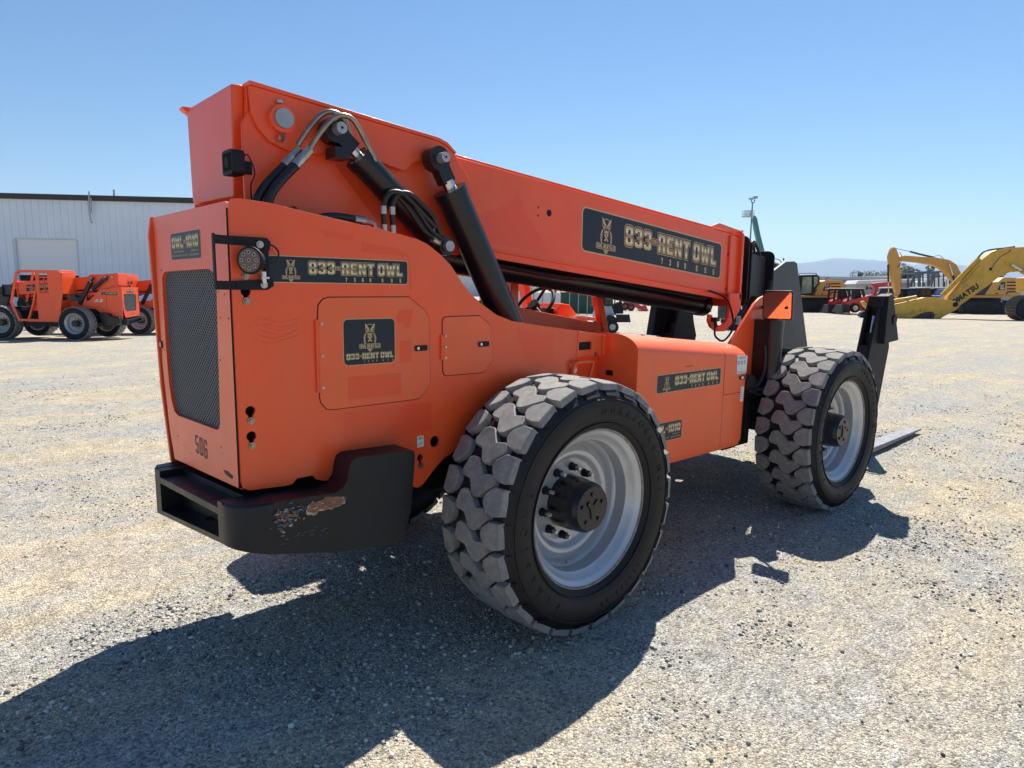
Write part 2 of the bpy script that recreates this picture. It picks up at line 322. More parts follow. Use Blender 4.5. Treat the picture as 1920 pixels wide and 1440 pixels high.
def decal(parent, u0, v0, u1, v1, P3, kind="long", off=(0, 0, 0)):
    """P3(u,v,t): t metres proud of the panel"""
    g = G(); W, H = u1-u0, v1-v0; r = .12*H if kind != "long" else .13*H; bd = .03*H if kind == 'long' else .014*H
    L = lambda t: (lambda u, v: P3(u0+u, v0+v, t))
    def slab(poly, t, m):
        n = len(poly); g.add([P3(u0+u, v0+v, 0) for u, v in poly]+[P3(u0+u, v0+v, t) for u, v in poly],
            [tuple(range(n, 2*n))]+[(i, (i+1) % n, n+(i+1) % n, n+i) for i in range(n)], m)
    slab(rrect(0, 0, W, H, r), .0010, 2); slab(rrect(bd, bd, W-bd, H-bd, r*.85), .0016, 1)
    a, b, c, d = L(.0021), L(.0026), L(.0031), L(.0036)
    def big(txt, x, y, h, wd):
        for P_, gr, m_ in ((a, .60, 2), (b, .38, 1), (c, .02, 3)): block_text(g, txt, P_, h, wd, gr, m_, x, y, gap=1.15, solid=m_ != 3)
    def band(cx, cy, h): block_text(g, "OWL RENTALS", c, .10*h, .74*h, .1, 2, cx, cy-.355*h, centre=True)
    def nums(x0, x1, y, h, sp=.42):
        xs = [0, .148, .292, .43, .655, .83, 1.0]
        for ch, k in zip("7368695", xs): block_text(g, ch, d, h, h*.52, .12, 2, x0+(x1-x0)*k, y, centre=True)
    if kind == "long":
        owl(g, a, b, c, d, W*.145, H*.47, H*.86, 2, 1); band(W*.145, H*.47, H*.86)
        big("833-RENT OWL", W*.265, H*.35, H*.47, W*.685); nums(W*.52, W*.935, H*.085, H*.15)
    elif kind == "square":
        owl(g, a, b, c, d, W*.5, H*.60, H*.64, 2, 1); band(W*.5, H*.60, H*.64)
        big("833-RENT OWL", W*.055, H*.13, H*.125, W*.90); nums(W*.38, W*.94, H*.055, H*.035)
    else:
        big("OWL-1010", W*.06, H*.44, H*.40, W*.88)
        text(g, "TELEHANDLER", a, H*.07, W*.36, mat=2, u0=W*.10, v0=H*.27); text(g, "SERIAL #", a, H*.07, W*.22, mat=2, u0=W*.70, v0=H*.27)
        text(g, "10000 LB 54' MAX LIFT CAPS", a, H*.065, W*.55, mat=2, u0=W*.04, v0=H*.12); text(g, "0160078746", a, H*.065, W*.29, mat=2, u0=W*.65, v0=H*.12)
    return g.build("decal", [ORANGE, NAVY, GOLDL, GOLD], parent, off, attr=True)

# ------------------------------------------------------------------ ground
def noise2(x, y, seed=0):
    xi = np.floor(x).astype(np.int64); yi = np.floor(y).astype(np.int64); xf = x-xi; yf = y-yi
    def h(a, b):
        n = (a*374761393+b*668265263+seed*1442695041) & 0xffffffff; n = ((n ^ (n >> 13))*1274126177) & 0xffffffff
        return ((n ^ (n >> 16)) & 0xffff)/65535.0
    u = xf*xf*(3-2*xf); v = yf*yf*(3-2*yf)
    return (h(xi, yi)*(1-u)+h(xi+1, yi)*u)*(1-v)+(h(xi, yi+1)*(1-u)+h(xi+1, yi+1)*u)*v
def drop(x, y):
    r = np.hypot(x-CAM.x, y-CAM.y); a = np.degrees((np.arctan2(y-CAM.y, x-CAM.x)-YAW+np.pi) % (2*np.pi)-np.pi)
    k = np.clip((a-8)/20, 0, 1)*np.clip((140-a)/60, 0, 1); return -.0215*np.clip(r-9, 0, 60)*k*k*(3-2*k)
def gheight(x, y):
    r = np.hypot(x-CAM.x, y-CAM.y); k = np.clip((14-r)/8, 0, 1)
    h = (noise2(x*1.1, y*1.1, 1)-.5)*.03+(noise2(x*4, y*4, 2)-.5)*.012+(noise2(x*14, y*14, 3)-.5)*.008+(noise2(x*45, y*45, 4)-.5)*.006
    return h*k+drop(x, y)
def build_ground():
    ang = np.concatenate([np.linspace(-44, 44, 520), np.linspace(46, 314, 68)]); ang = YAW+np.radians(ang)
    rad = np.concatenate([[.0], np.geomspace(1.0, 16, 430), np.geomspace(18, 14000, 60)])
    A, Rr = np.meshgrid(ang, rad); x = CAM.x+Rr*np.cos(A); y = CAM.y+Rr*np.sin(A); z = gheight(x, y)
    v = np.stack([x, y, z], -1).reshape(-1, 3); na = len(ang); nr = len(rad)
    i, j = np.meshgrid(np.arange(nr-1), np.arange(na), indexing='ij'); j2 = (j+1) % na
    f = np.stack([i*na+j, (i+1)*na+j, (i+1)*na+j2, i*na+j2], -1).reshape(-1, 4)
    me = bpy.data.meshes.new("ground"); me.vertices.add(len(v)); me.vertices.foreach_set("co", v.ravel())
    me.loops.add(f.size); me.polygons.add(len(f)); me.loops.foreach_set("vertex_index", f.ravel()); me.polygons.foreach_set("loop_start", np.arange(len(f))*4)
    me.update(calc_edges=True); me.validate(); me.shade_smooth()
    o = bpy.data.objects.new("ground", me); COL.objects.link(o); o["kind"] = "structure"
    M = bpy.data.materials.new("gravel_yard"); M.use_nodes = True; t = M.node_tree; b = t.nodes["Principled BSDF"]; b.inputs["Roughness"].default_value = .95; b.inputs["Specular IOR Level"].default_value = .15
    tc = N(t, "ShaderNodeTexCoord"); O = tc.outputs["Object"]
    def noise(sc, det=6.0, ro=.6, vec=O):
        n = N(t, "ShaderNodeTexNoise", Scale=sc, Detail=det, Roughness=ro); t.links.new(vec, n.inputs["Vector"]); return n.outputs[0]
    def ramp(src, *st):
        c = N(t, "ShaderNodeValToRGB"); t.links.new(src, c.inputs[0]); e = c.color_ramp.elements
        e[0].position, e[0].color = st[0][0], (*st[0][1], 1); e[1].position, e[1].color = st[-1][0], (*st[-1][1], 1)
        for p, q in st[1:-1]: x = e.new(p); x.color = (*q, 1)
        return c.outputs[0]
    def mix(f, a, c, typ='MIX'):
        x = N(t, "ShaderNodeMix", data_type='RGBA', blend_type=typ)
        if isinstance(f, float): x.inputs[0].default_value = f
        else: t.links.new(f, x.inputs[0])
        t.links.new(a, x.inputs[6]); t.links.new(c, x.inputs[7]); return x.outputs[2]
    mp = N(t, "ShaderNodeMapping"); mp.inputs["Rotation"].default_value = (0, 0, R(-55)); mp.inputs["Scale"].default_value = (.16, 1.3, 1); t.links.new(O, mp.inputs[0])
    streak = noise(1.4, 5.0, .65, mp.outputs[0]); patch = noise(.55, 6.0, .65)
    dust = ramp(noise(3.0, 8.0, .7), (.3, (.37, .315, .23)), (.7, (.60, .52, .385)))
    grey = ramp(noise(9.0, 8.0, .75), (.3, (.27, .265, .25)), (.7, (.49, .475, .44)))
    add = N(t, "ShaderNodeMath", operation='ADD'); t.links.new(streak, add.inputs[0]); t.links.new(patch, add.inputs[1])
    f = N(t, "ShaderNodeMapRange"); f.inputs[1].default_value = .86; f.inputs[2].default_value = 1.12; t.links.new(add.outputs[0], f.inputs[0])
    c = mix(f.outputs[0], dust, grey)
    vo = N(t, "ShaderNodeTexVoronoi", Scale=80.0); t.links.new(O, vo.inputs["Vector"])
    sep = N(t, "ShaderNodeSeparateColor"); t.links.new(vo.outputs["Color"], sep.inputs[0])
    sp = ramp(sep.outputs[0], (0, (.22, .22, .24)), (.16, (.66, .66, .67)), (.5, (1.0, 1.0, .99)), (.8, (1.15, 1.14, 1.10)), (1, (1.6, 1.58, 1.5)))
    c = mix(.68, c, sp, 'MULTIPLY')
    vo2 = N(t, "ShaderNodeTexVoronoi", Scale=190.0); t.links.new(O, vo2.inputs["Vector"])
    sep2 = N(t, "ShaderNodeSeparateColor"); t.links.new(vo2.outputs["Color"], sep2.inputs[0])
    c = mix(.88, c, ramp(sep2.outputs[0], (0, (.35, .35, .36)), (.2, (.85, .85, .85)), (.7, (1.05, 1.05, 1.05)), (1, (1.6, 1.6, 1.55))), 'MULTIPLY')
    t.links.new(c, b.inputs["Base Color"])
    ad = N(t, "ShaderNodeMath", operation='ADD'); mu = N(t, "ShaderNodeMath", operation='MULTIPLY'); mu.inputs[1].default_value = .45
    t.links.new(vo.outputs["Distance"], mu.inputs[0]); 
    mu2 = N(t, "ShaderNodeMath", operation='MULTIPLY'); mu2.inputs[1].default_value = .22; t.links.new(vo2.outputs["Distance"], mu2.inputs[0])
    t.links.new(mu.outputs[0], ad.inputs[0]); t.links.new(mu2.outputs[0], ad.inputs[1])
    inv = N(t, "ShaderNodeMath", operation='SUBTRACT'); inv.inputs[0].default_value = 1; t.links.new(ad.outputs[0], inv.inputs[1])
    bu = N(t, "ShaderNodeBump", Strength=1.0, Distance=.02); t.links.new(inv.outputs[0], bu.inputs["Height"]); t.links.new(bu.outputs[0], b.inputs["Normal"])
    me.materials.append(M)
build_ground()
def build_stones(n=60000):
    bm = bmesh.new(); bmesh.ops.create_icosphere(bm, subdivisions=1, radius=1); bv = np.array([v.co[:] for v in bm.verts]); bf = np.array([[v.index for v in f.verts] for f in bm.faces]); bm.free()
    # bmesh icosphere subdivisions=1 is the 12-vertex icosahedron
    r = 1.1+15*rng.random(n*3)**1.5; a = YAW+np.radians(-44+88*rng.random(n*3)); x = CAM.x+r*np.cos(a); y = CAM.y+r*np.sin(a)
    dens = noise2(x*.8, y*.8, 11)*.5+noise2(x*3.2, y*3.2, 12)*.5; keep = rng.random(n*3) < np.clip((dens-.30)*2.4, .06, 1)**2
    x = x[keep][:n]; y = y[keep][:n]; n = len(x)
    s = .0028+.0042*rng.random(n)+.010*rng.random(n)**7+.012*(rng.random(n) > .998)
    ax = rng.normal(size=(n, 3)); sc = .55+.6*rng.random((n, 3)); sc[:, 2] *= .75
    vv = bv[None]*(1+.35*(rng.random((n, len(bv), 1))-.5))*sc[:, None, :]*s[:, None, None]
    th = rng.random(n)*6.28; c, q = np.cos(th), np.sin(th); X = vv[..., 0]*c[:, None]-vv[..., 1]*q[:, None]; Y = vv[..., 0]*q[:, None]+vv[..., 1]*c[:, None]
    z = gheight(x, y)+s*.25; V = np.stack([X+x[:, None], Y+y[:, None], vv[..., 2]+z[:, None]], -1).reshape(-1, 3)
    F = (bf[None]+(np.arange(n)*len(bv))[:, None, None]).reshape(-1, 3)
    me = bpy.data.meshes.new("gravel_stones"); me.vertices.add(len(V)); me.vertices.foreach_set("co", V.ravel()); me.loops.add(F.size); me.polygons.add(len(F))
    me.loops.foreach_set("vertex_index", F.ravel()); me.polygons.foreach_set("loop_start", np.arange(len(F))*3); me.update(calc_edges=True)
    M = bpy.data.materials.new("loose_stone"); M.use_nodes = True; t = M.node_tree; b = t.nodes["Principled BSDF"]; b.inputs["Roughness"].default_value = .9; b.inputs["Specular IOR Level"].default_value = .2
    ge = N(t, "ShaderNodeNewGeometry"); c = N(t, "ShaderNodeValToRGB"); t.links.new(ge.outputs["Random Per Island"], c.inputs[0]); e = c.color_ramp.elements
    e[0].color = (.10, .10, .11, 1); e[1].color = (.80, .76, .66, 1)
    for p, q in ((.25, (.26, .255, .25, 1)), (.65, (.42, .40, .35, 1))): k = e.new(p); k.color = q
    t.links.new(c.outputs[0], b.inputs["Base Color"]); me.materials.append(M)
    o = bpy.data.objects.new("gravel", me); COL.objects.link(o); tag(o, "loose grey stones scattered over the dusty yard", "gravel", kind="stuff")
build_stones()

# ------------------------------------------------------------------ the telehandler
RC = (1.45, 1.1, 0)
TH = empty("telehandler", RC)
tag(TH, "large orange telescopic forklift with black lift rams, numbered 506 on its tail, in the foreground", "telehandler")
def part(g, name, mats, **k):
    return g.build(name, mats, TH, off=RC, **k)
def sub(g, name, mats, parent, **k): return g.build(name, mats, parent, off=RC, **k)

# --- wheels
def wheel_proto():
    """centre at the origin, outer face looking to -y, rim flange plane y=0"""
    Rt = .640; g = G()
    prof = [(.375, .03), (.402, .004), (.425, -.018), (.47, -.038), (.52, -.044), (.56, -.036), (.585, -.022), (.600, -.005), (.604, .02)]
    c0 = .195
    right = [(r, 2*c0-y) for r, y in reversed(prof)]
    cr = [(.607, .05), (.611, .12), (.613, c0), (.611, 2*c0-.12), (.607, 2*c0-.05)]
    g.lathe(prof+cr+right, 96)
    # moulded ring lines
    for rr, yy in ((.555, -.038), (.435, -.0275)):
        g.lathe([(rr-.004, yy+.004), (rr-.002, yy-.004), (rr+.002, yy-.004), (rr+.004, yy+.004)], 96)
    npit = 26; hw = .205
    cen = [(-.45, .68), (-.35, 1.04), (-.24, 1.13), (-.06, 1.13), (.02, 1.07), (.27, .70), (.56, .76), (.65, .68), (.68, .44), (.32, .02), (.24, -.02), (.12, -.02), (.04, .06), (-.12, .42), (-.36, .46), (-.43, .54)]
    sR = [(.46, -.02), (.52, .20), (.74, .44), (1.02, .44), (1.04, -.34), (.84, -.42), (.62, -.36), (.50, -.16)]
    sL = [(-.50, .34), (-.56, .58), (-.78, .68), (-1.02, .64), (-1.04, -.12), (-.84, -.24), (-.60, -.02), (-.52, .14)]
    def crown(u): return .646-.003*u*u-.009*abs(u)**6
    k = G()
    for i in range(npit):
        jx = random.uniform(-.02, .02)
        for poly in (cen, sR, sL):
            cu = sum(p[0] for p in poly)/len(poly); cv = sum(p[1] for p in poly)/len(poly); V = []
            n = len(poly); pm = [(u*.205, v*.155) for u, v in poly]; wear = random.uniform(-.0025, .0015)
            for lev, (ins, dr) in enumerate(((.0015, None), (-.0010, -.009), (-.0025, -.0018), (-.006, 0))):
                for (u, v) in _grow(pm, ins):
                    uu = u/.205; vv = v/.155; rad = .598 if dr is None else crown(uu)+dr+wear
                    a = 2*math.pi*(i+vv)/npit; V.append((-rad*math.cos(a), c0-uu*hw, rad*math.sin(a)))
            F = [(l*n+j, l*n+(j+1) % n, (l+1)*n+(j+1) % n, (l+1)*n+j) for l in range(3) for j in range(n)]+[tuple(range(3*n, 4*n))]
            k.add(V, F, 1)
        # shoulder buttress on both sidewalls
        for sgn in (1, -1):
            V = []
            for (rr, yy) in ((.632, .0), (.60, -.012), (.575, -.034)):
                for dv in (-.26, .40):
                    a = 2*math.pi*(i+dv)/npit; yv = yy if sgn > 0 else 2*c0-yy; V.append((-rr*math.cos(a), yv-(.005 if sgn > 0 else -.005), rr*math.sin(a)))
            k.add(V, [(0, 1, 3, 2), (2, 3, 5, 4)], 0)
    # lettering moulded on the outer sidewall
    def arc(txt, a0, rad, h, spac):
        for i, ch in enumerate(txt):
            if ch == ' ': continue
            vs, fs = glyph(ch, .01); sy = h/.7; w2 = (min(v[0] for v in vs)+max(v[0] for v in vs))/2
            a = R(a0-i*spac)
            P = []
            for lift in (0, .0035):
                for v in vs:
                    r = rad+v[1]*sy; t = a-(v[0]-w2)*sy*.8/rad; P.append((r*math.cos(t), -.041-lift+.10*max(0, .50-r), r*math.sin(t)))
            n = len(vs); ed = {}
            for f in fs:
                for j in range(len(f)): e = (f[j], f[(j+1) % len(f)]); ed[e] = 1
            F = [tuple(n+i for i in f) for f in fs]+[(e[0], e[1], n+e[1], n+e[0]) for e in ed if (e[1], e[0]) not in ed]
            g.add(P, F, 0)
    arc("DURAFORCE MLT", 88, .485, .042, 7.2); arc("400/75-28", -48, .49, .024, 4.6)
    # bottom brand runs the other way round: letters read from below
    arc("FIRESTONE", 236, .480, .044, 9.5)
    rm = G(); d = .0
    rm.lathe([(.405, .022), (.409, .004), (.404, -.003), (.398, -.002), (.394, .006)], 96, mat=1)
    rm.lathe([(.394, .006), (.386, .016), (.376, .020), (.366, .034), (.352, .055), (.338, .066), (.333, .09), (.330, .13), (.318, .142), (.312, .155), (.309, .175), (.300, .185), (.293, .190)], 96)
    rm.lathe([(.293, .190), (.280, .160), (.266, .146), (.252, .146), (.240, .156), (.228, .176), (.216, .183), (.06, .184)], 96)
    rm.lathe([(.293, .190), (.30, .30), (.37, .385), (.405, .39)], 96)
    hb = G(); hb.lathe([(.138, .186), (.137, .17), (.135, .10), (.131, .085), (.133, .08), (.128, .03), (.124, .02), (.116, .012), (.112, .002), (.0, .0)], 64)
    for q in range(5):
        a = R(72*q+20); hb.cyl((.075*math.cos(a), .0015, .075*math.sin(a)), (.075*math.cos(a), -.006, .075*math.sin(a)), .011, 8)
    hb.plate([(-.012+.0, -.05), (.012, -.05), (.02, .0), (.045, .03), (.03, .045), (.0, .018), (-.03, .045), (-.045, .03), (-.02, 0)], -.006, -.0005)
    nut = G(); nut.cyl((0, .1835, 0), (0, .177, 0), .022, 16); nut.cyl((0, .177, 0), (0, .147, 0), .0185, 6); nut.cyl((0, .147, 0), (0, .120, 0), .010, 12, mat=1)
    vs = G(); vs.cyl((-.02, .15, -.318), (-.045, .115, -.300), .005, 8); vs.cyl((-.012, .16, -.322), (-.02, .15, -.318), .009, 8)
    return g, k, rm, hb, nut, vs
tg, tk, rm, hb, nut, vst = wheel_proto()
def make_wheel(cx, cy, cz, flip=False, rot=0):
    o = rm.build("wheel", [RIM, RUST], TH, smooth=40)
    o.location = (cx-RC[0], cy-RC[1], cz); o.rotation_euler = (0, rot, math.pi if flip else 0)
    t = tg.build("tyre", [TYRE, TREAD], o, smooth=30)
    kk = tk.build("tread_blocks", [TYRE, TREAD], t, smooth=50)
    # the blocks are part of the tyre's own mesh
    bm = bmesh.new(); bm.from_mesh(t.data); n0 = len(bm.faces); bm.from_mesh(kk.data); bm.to_mesh(t.data); bm.free()
    t.data.set_sharp_from_angle(angle=R(24)); bpy.data.objects.remove(kk)
    hb.build("hub", BLACK, o, smooth=40)
    n0 = nut.build("lug_nut", [BLACKM, ZINC], o, smooth=40); n0.location = (.178, 0, 0)
    for i in range(1, 10):
        c = n0.copy(); COL.objects.link(c); c.parent = o; a = R(36*i+8); c.location = (.178*math.cos(a), 0, .178*math.sin(a))
    a = R(8); n0.location = (.178*math.cos(a), 0, .178*math.sin(a))
    vst.build("valve_stem", ZINC, o)
    return o
W1 = make_wheel(0, 0, .634)
def wcopy(x, y, flip, rot):
    c = copy_tree(W1, TH); c.location = (x-RC[0], y-RC[1], .634); c.rotation_euler = (0, rot, math.pi if flip else 0); return c
WB = 2.945; YL = 2.25
wcopy(WB, 0, False, R(17)); wcopy(0, YL, True, R(7)); wcopy(WB, YL, True, R(31))
# --- axles and chassis
g = G(); 
for x in (0, WB):
    g.cyl((x, .2, .638), (x, YL-.2, .638), .09, 20); g.cyl((x, .30, .638), (x, .52, .638), .17, 24); g.cyl((x, YL-.52, .638), (x, YL-.30, .638), .17, 24)
    g.cyl((x, .9, .638), (x, 1.35, .638), .2, 20)
    g.cyl((x-.2, .35, .60), (x-.2, 1.9, .60), .035, 12)
part(g, "axle", BLACKM, smooth=40)
g = G(); g.box(-1.35, 4.2, .80, .90, .62, 1.08); g.box(-1.35, 4.2, 1.40, 1.50, .62, 1.08); g.box(-1.3, 4.0, .9, 1.4, .62, .68)
g.box(2.14, 2.44, .52, .8, .52, .95); g.box(2.12, 2.30, .55, 1.7, .50, .60); g.box(2.2, 2.5, .40, .80, .96, .985)
g.box(3.3, 4.1, .25, 2.0, .55, .95); g.box(3.2, 3.5, .5, .8, .7, 1.2)
for i in range(5): g.box(2.15+.05*i, 2.17+.05*i, .505, .52, .58, .86)
part(g, "chassis_frame", BLACKM, bevel=.008)
g = G(); g.tube([(2.30, .50, .98), (2.42, .46, 1.02), (2.50, .47, 1.10), (2.50, .49, 1.35), (2.49, .45, 1.44)], .016); g.tube([(2.25, .52, .95), (2.36, .44, .99), (2.45, .43, 1.12), (2.46, .44, 1.30)], .013)
g.cyl((2.25, .42, 1.02), (2.25, .56, 1.02), .07, 16); g.tube([(2.22, .45, .98), (2.40, .42, .93), (2.55, .45, .98), (2.6, .5, 1.05)], .014)
g.cyl((2.52, .41, 1.38), (2.52, .41, 1.46), .018, 10, mat=1)
part(g, "steering_hose", [HOSE, ZINC], smooth=40)

# --- rear body shell
def keyhole(x, z, s=1):
    o = [(x+.02*s*math.cos(t), z+.02*s*math.sin(t)) for t in [R(a) for a in range(-60, 241, 20)]]
    return [(x+.008*s, z-.033*s)]+o+[(x-.008*s, z-.033*s)]
side = [(-1.530, 2.012), (-1.518, 2.032), (-1.49, 2.036), (-1.375, 2.03), (-1.257, 2.012), (-.92, 1.968), (-.70, 1.932), (-.642, 1.913), (-.57, 1.87), (-.505, 1.82), (-.425, 1.725), (-.365, 1.67), (-.307, 1.632), (-.219, 1.58), (-.109, 1.545), (.085, 1.517), (.40, 1.478),
        (.40, 1.15), (-.30, 1.10), (-.40, .955), (-.472, .912), (-.554, .876), (-.61, .83), (-.655, .785), (-.68, .765), (-.705, .76), (-.74, .775), (-.78, .85), (-1.18, .882), (-1.215, .895), (-1.23, .915), (-1.30, .915), (-1.32, .895), (-1.35, .892), (-1.50, .902), (-1.522, .915), (-1.528, .94)]
circ = lambda x, z, r, n=20: [(x+r*math.cos(2*math.pi*i/n), z+r*math.sin(2*math.pi*i/n)) for i in range(n)]
holes = [keyhole(-1.482, 1.222), keyhole(-1.482, 1.120), keyhole(-1.480, 1.787), keyhole(-1.480, 1.69), keyhole(-.686, .905, .85), circ(-.600, .972, .028)]
g = G(); g.plate(side, .50, .515, holes=holes)
BODY = part(g, "body_shell", ORANGE, bevel=.003)
rear_out = [(.520, .905), (1.44, .845), (1.50, .99), (1.56, 1.30), (1.575, 2.035), (.56, 2.028), (.530, 2.015), (.520, 1.99)]
grill = [(1.48, 1.735), (1.46, 1.76), (1.42, 1.772), (.79, 1.778), (.73, 1.762), (.70, 1.72), (.70, 1.68), (.735, 1.14), (.75, 1.115), (.78, 1.105), (1.34, 1.082), (1.40, 1.095), (1.44, 1.15), (1.465, 1.24), (1.48, 1.40)]
g = G(); g.plate(rear_out, -1.524, -1.506, ax=0, holes=[list(reversed(grill))])
g.box(-1.535, -1.506, .5165, .519, .91, 2.0, 1)
sub(g, "rear_panel", [ORANGE, DARK], BODY, bevel=.0025)
g = G(); lp = [(-1.545, 1.95), (-1.53, 2.04), (-1.3, 2.04), (-.92, 1.95), (-.9, .86), (-1.47, .76), (-1.505, .80), (-1.53, 1.2)]
g.plate(lp, 1.585, 1.61); sub(g, "left_panel", ORANGE, BODY, bevel=.004)
g = G(); g.box(-1.49, -.95, .54, 1.57, .92, 1.99); g.box(-.95, .3, .60, 1.5, .92, 1.30); g.box(.3, .78, .62, 1.4, .9, 1.38)
sub(g, "engine_bay", DARK, BODY)
g = G(); g.plate([(.36, .92), (.78, .92), (.78, 1.43), (.62, 1.452), (.36, 1.30)], .598, .6195); sub(g, "inner_panel", ORANGE, BODY)
# grille wires clipped to the opening
g = G(); g.plate([(a*.999+.001, b) for a, b in grill], -1.496, -1.492, ax=0, mat=1)
def clip(poly, p, d):
    ts = []
    for i in range(len(poly)):
        a = poly[i]; b = poly[(i+1) % len(poly)]; e = (b[0]-a[0], b[1]-a[1]); den = d[0]*e[1]-d[1]*e[0]
        if abs(den) < 1e-9: continue
        t = ((a[0]-p[0])*e[1]-(a[1]-p[1])*e[0])/den; s_ = ((a[0]-p[0])*d[1]-(a[1]-p[1])*d[0])/den
        if 0 <= s_ <= 1: ts.append(t)
    return (min(ts), max(ts)) if len(ts) >= 2 else None
for k, ang in enumerate((38, -38)):
    d = (math.cos(R(ang)), math.sin(R(ang))); n = (-d[1], d[0])
    for i in range(-38, 39):
        p = (1.09+n[0]*i*.0185, 1.43+n[1]*i*.0185); c = clip(grill, p, d)
        if not c: continue
        q0 = (p[0]+d[0]*c[0], p[1]+d[1]*c[0]); q1 = (p[0]+d[0]*c[1], p[1]+d[1]*c[1]); x = -1.511+.0025*k; hw = .0012
        g.add([(x, q0[0]-n[0]*hw, q0[1]-n[1]*hw), (x, q1[0]-n[0]*hw, q1[1]-n[1]*hw), (x, q1[0]+n[0]*hw, q1[1]+n[1]*hw), (x, q0[0]+n[0]*hw, q0[1]+n[1]*hw),
               (x+.002, q0[0], q0[1]), (x+.002, q1[0], q1[1])], [(0, 1, 2, 3), (0, 4, 5, 1), (3, 2, 5, 4)], 0)
for i in range(6): g.box(-1.491, -1.488, .80+.1*i, .84+.1*i, 1.15, 1.74, 2)
sub(g, "grille", [mat("grille_wire", (.42, .43, .45), .5, .3), DARK, mat("radiator_fins", (.018, .02, .024), .7)], BODY)
SIDE = lambda y: (lambda u, v, t: (u, y-t, v))
REAR = lambda x: (lambda u, v, t: (x-t, 2.0-u, v))
decal(BODY, -1.392, 1.724, -.746, 1.831, SIDE(.50), "long", RC)
# doors
def door(name, poly, label=None):
    g = G(); g.plate(_grow(poly, .0032), .4988, .4996); sub(g, 'door_gap', DARK, BODY)
    g = G(); g.plate(poly, .4945, .4985); return sub(g, name, ORANGE_L, BODY, bevel=.0015)
d1 = door("access_door", [(-1.19, 1.57), (-1.185, 1.635), (-1.165, 1.658), (-1.14, 1.666), (-.745, 1.668), (-.655, 1.605), (-.635, 1.575), (-.628, 1.27), (-.64, 1.245), (-.685, 1.198), (-.71, 1.192), (-1.12, 1.190), (-1.16, 1.195), (-1.185, 1.225), (-1.19, 1.25)])
d2 = door("access_door", [(-.556, 1.55), (-.55, 1.568), (-.535, 1.574), (-.33, 1.576), (-.262, 1.53), (-.254, 1.505), (-.244, 1.345), (-.30, 1.292), (-.32, 1.289), (-.53, 1.291), (-.545, 1.295), (-.552, 1.315)])
decal(BODY, -1.079, 1.373, -.821, 1.575, SIDE(.4945), "square", RC)
def hinge(x, z0, z1):
    g = G(); n = int((z1-z0)/.035)
    for i in range(n): g.cyl((x, .4925, z0+(z1-z0)*i/n), (x, .4925, z0+(z1-z0)*(i+.93)/n), .0065, 10)
    g.box(x-.004, x+.012, .4935, .4995, z0, z1)
    for i in range(3):
        z = z0+(z1-z0)*(.06+.44*i); g.cyl((x+.022, .4945, z), (x+.022, .490, z), .0065, 10, mat=1)
    sub(g, "hinge", [ORANGE, ZINC], BODY, smooth=40)
hinge(-1.198, 1.27, 1.575); hinge(-.562, 1.37, 1.49)
def latch(x, z, w=.07, h=.026, y=.4945):
    g = G(); g.plate(rrect(x-w/2, z-h/2, x+w/2, z+h/2, .005, 3), y-.0045, y-.0005); g.plate(rrect(x-w*.05, z-h*.3, x+w*.42, z+h*.3, .003, 2), y-.008, y-.0047, mat=1)
    g.cyl((x-w*.25, y-.0047, z), (x-w*.25, y-.008, z), .007, 12, mat=2); sub(g, "latch", [INK, BLACKM, CHROME], BODY, smooth=40)
latch(-.682, 1.432); latch(-.305, 1.434)
g = G()   # marks where old decals were peeled
def ghost(poly, y=.4945, t=.0006): g.add([(u, y-t, v) for u, v in poly], [tuple(range(len(poly)))])
ghost(rrect(-1.06, 1.225, -.79, 1.325, .008)); ghost([(-.80, 1.61), (-.722, 1.612), (-.735, 1.56), (-.745, 1.53), (-.775, 1.53), (-.775, 1.55), (-.80, 1.55), (-.815, 1.57)])
ghost(rrect(-.795, 1.37, -.735, 1.47, .006)); ghost(rrect(-1.08, 1.03, -.62, 1.17, .004), .50); ghost([(-.98, 1.90), (-.80, 1.885), (-.735, 1.85), (-.725, 1.70), (-.738, 1.70), (-.738, 1.845), (-.98, 1.862)], .50)
ghost([(-1.17, 1.945), (-1.02, 1.925), (-1.02, 1.905), (-1.15, 1.915)], .50); ghost([(-.08, 1.50), (.20, 1.465), (.20, 1.30), (.03, 1.28), (-.02, 1.36)], .50)
sub(g, "decal_ghost", ORANGE_D, BODY)
g = G()
for x, z in ((-1.482, 1.183), (-1.482, 1.082), (-1.480, 1.748), (-1.480, 1.652), (-.686, .868), (.555, 1.335)):
    g.cyl((x, .5, z), (x, .494, z), .0145, 16); g.cyl((x, .494, z), (x, .487, z), .009, 6)
sub(g, "panel_bolt", BRASS, BODY, smooth=40)
g = G(); g.plate(rrect(-.703, .958, -.667, 1.012, .002, 2), .4975, .4995)
for i in range(3): g.box(-.697, -.673, .4968, .4974, 1.004-.004*i, 1.006-.004*i, 1)
g.tube([(-.695, .4968, .965), (-.69, .4968, .98), (-.68, .4968, .97), (-.675, .4968, .985)], .0012, 4, 3, 1)
sub(g, "warning_label", [WHITE, GREYINK], BODY)
g = G()
for i in range(9):
    x0 = -1.44+random.uniform(-.02, .03); z0 = 1.60-.012*i+random.uniform(-.004, .004); w_ = random.uniform(.06, .16); pts_ = [(x0+w_*k/8, z0-.018*math.sin(math.pi*k/8)) for k in range(9)]
    g.add([(x, .4994, z) for x, z in pts_]+[(x, .4994, z+random.uniform(.0008, .0022)) for x, z in pts_], [(k, k+1, 10+k, 9+k) for k in range(8)])
sub(g, "scuff_mark", mat("rubbed_paint", (.66, .09, .035), .6), BODY)
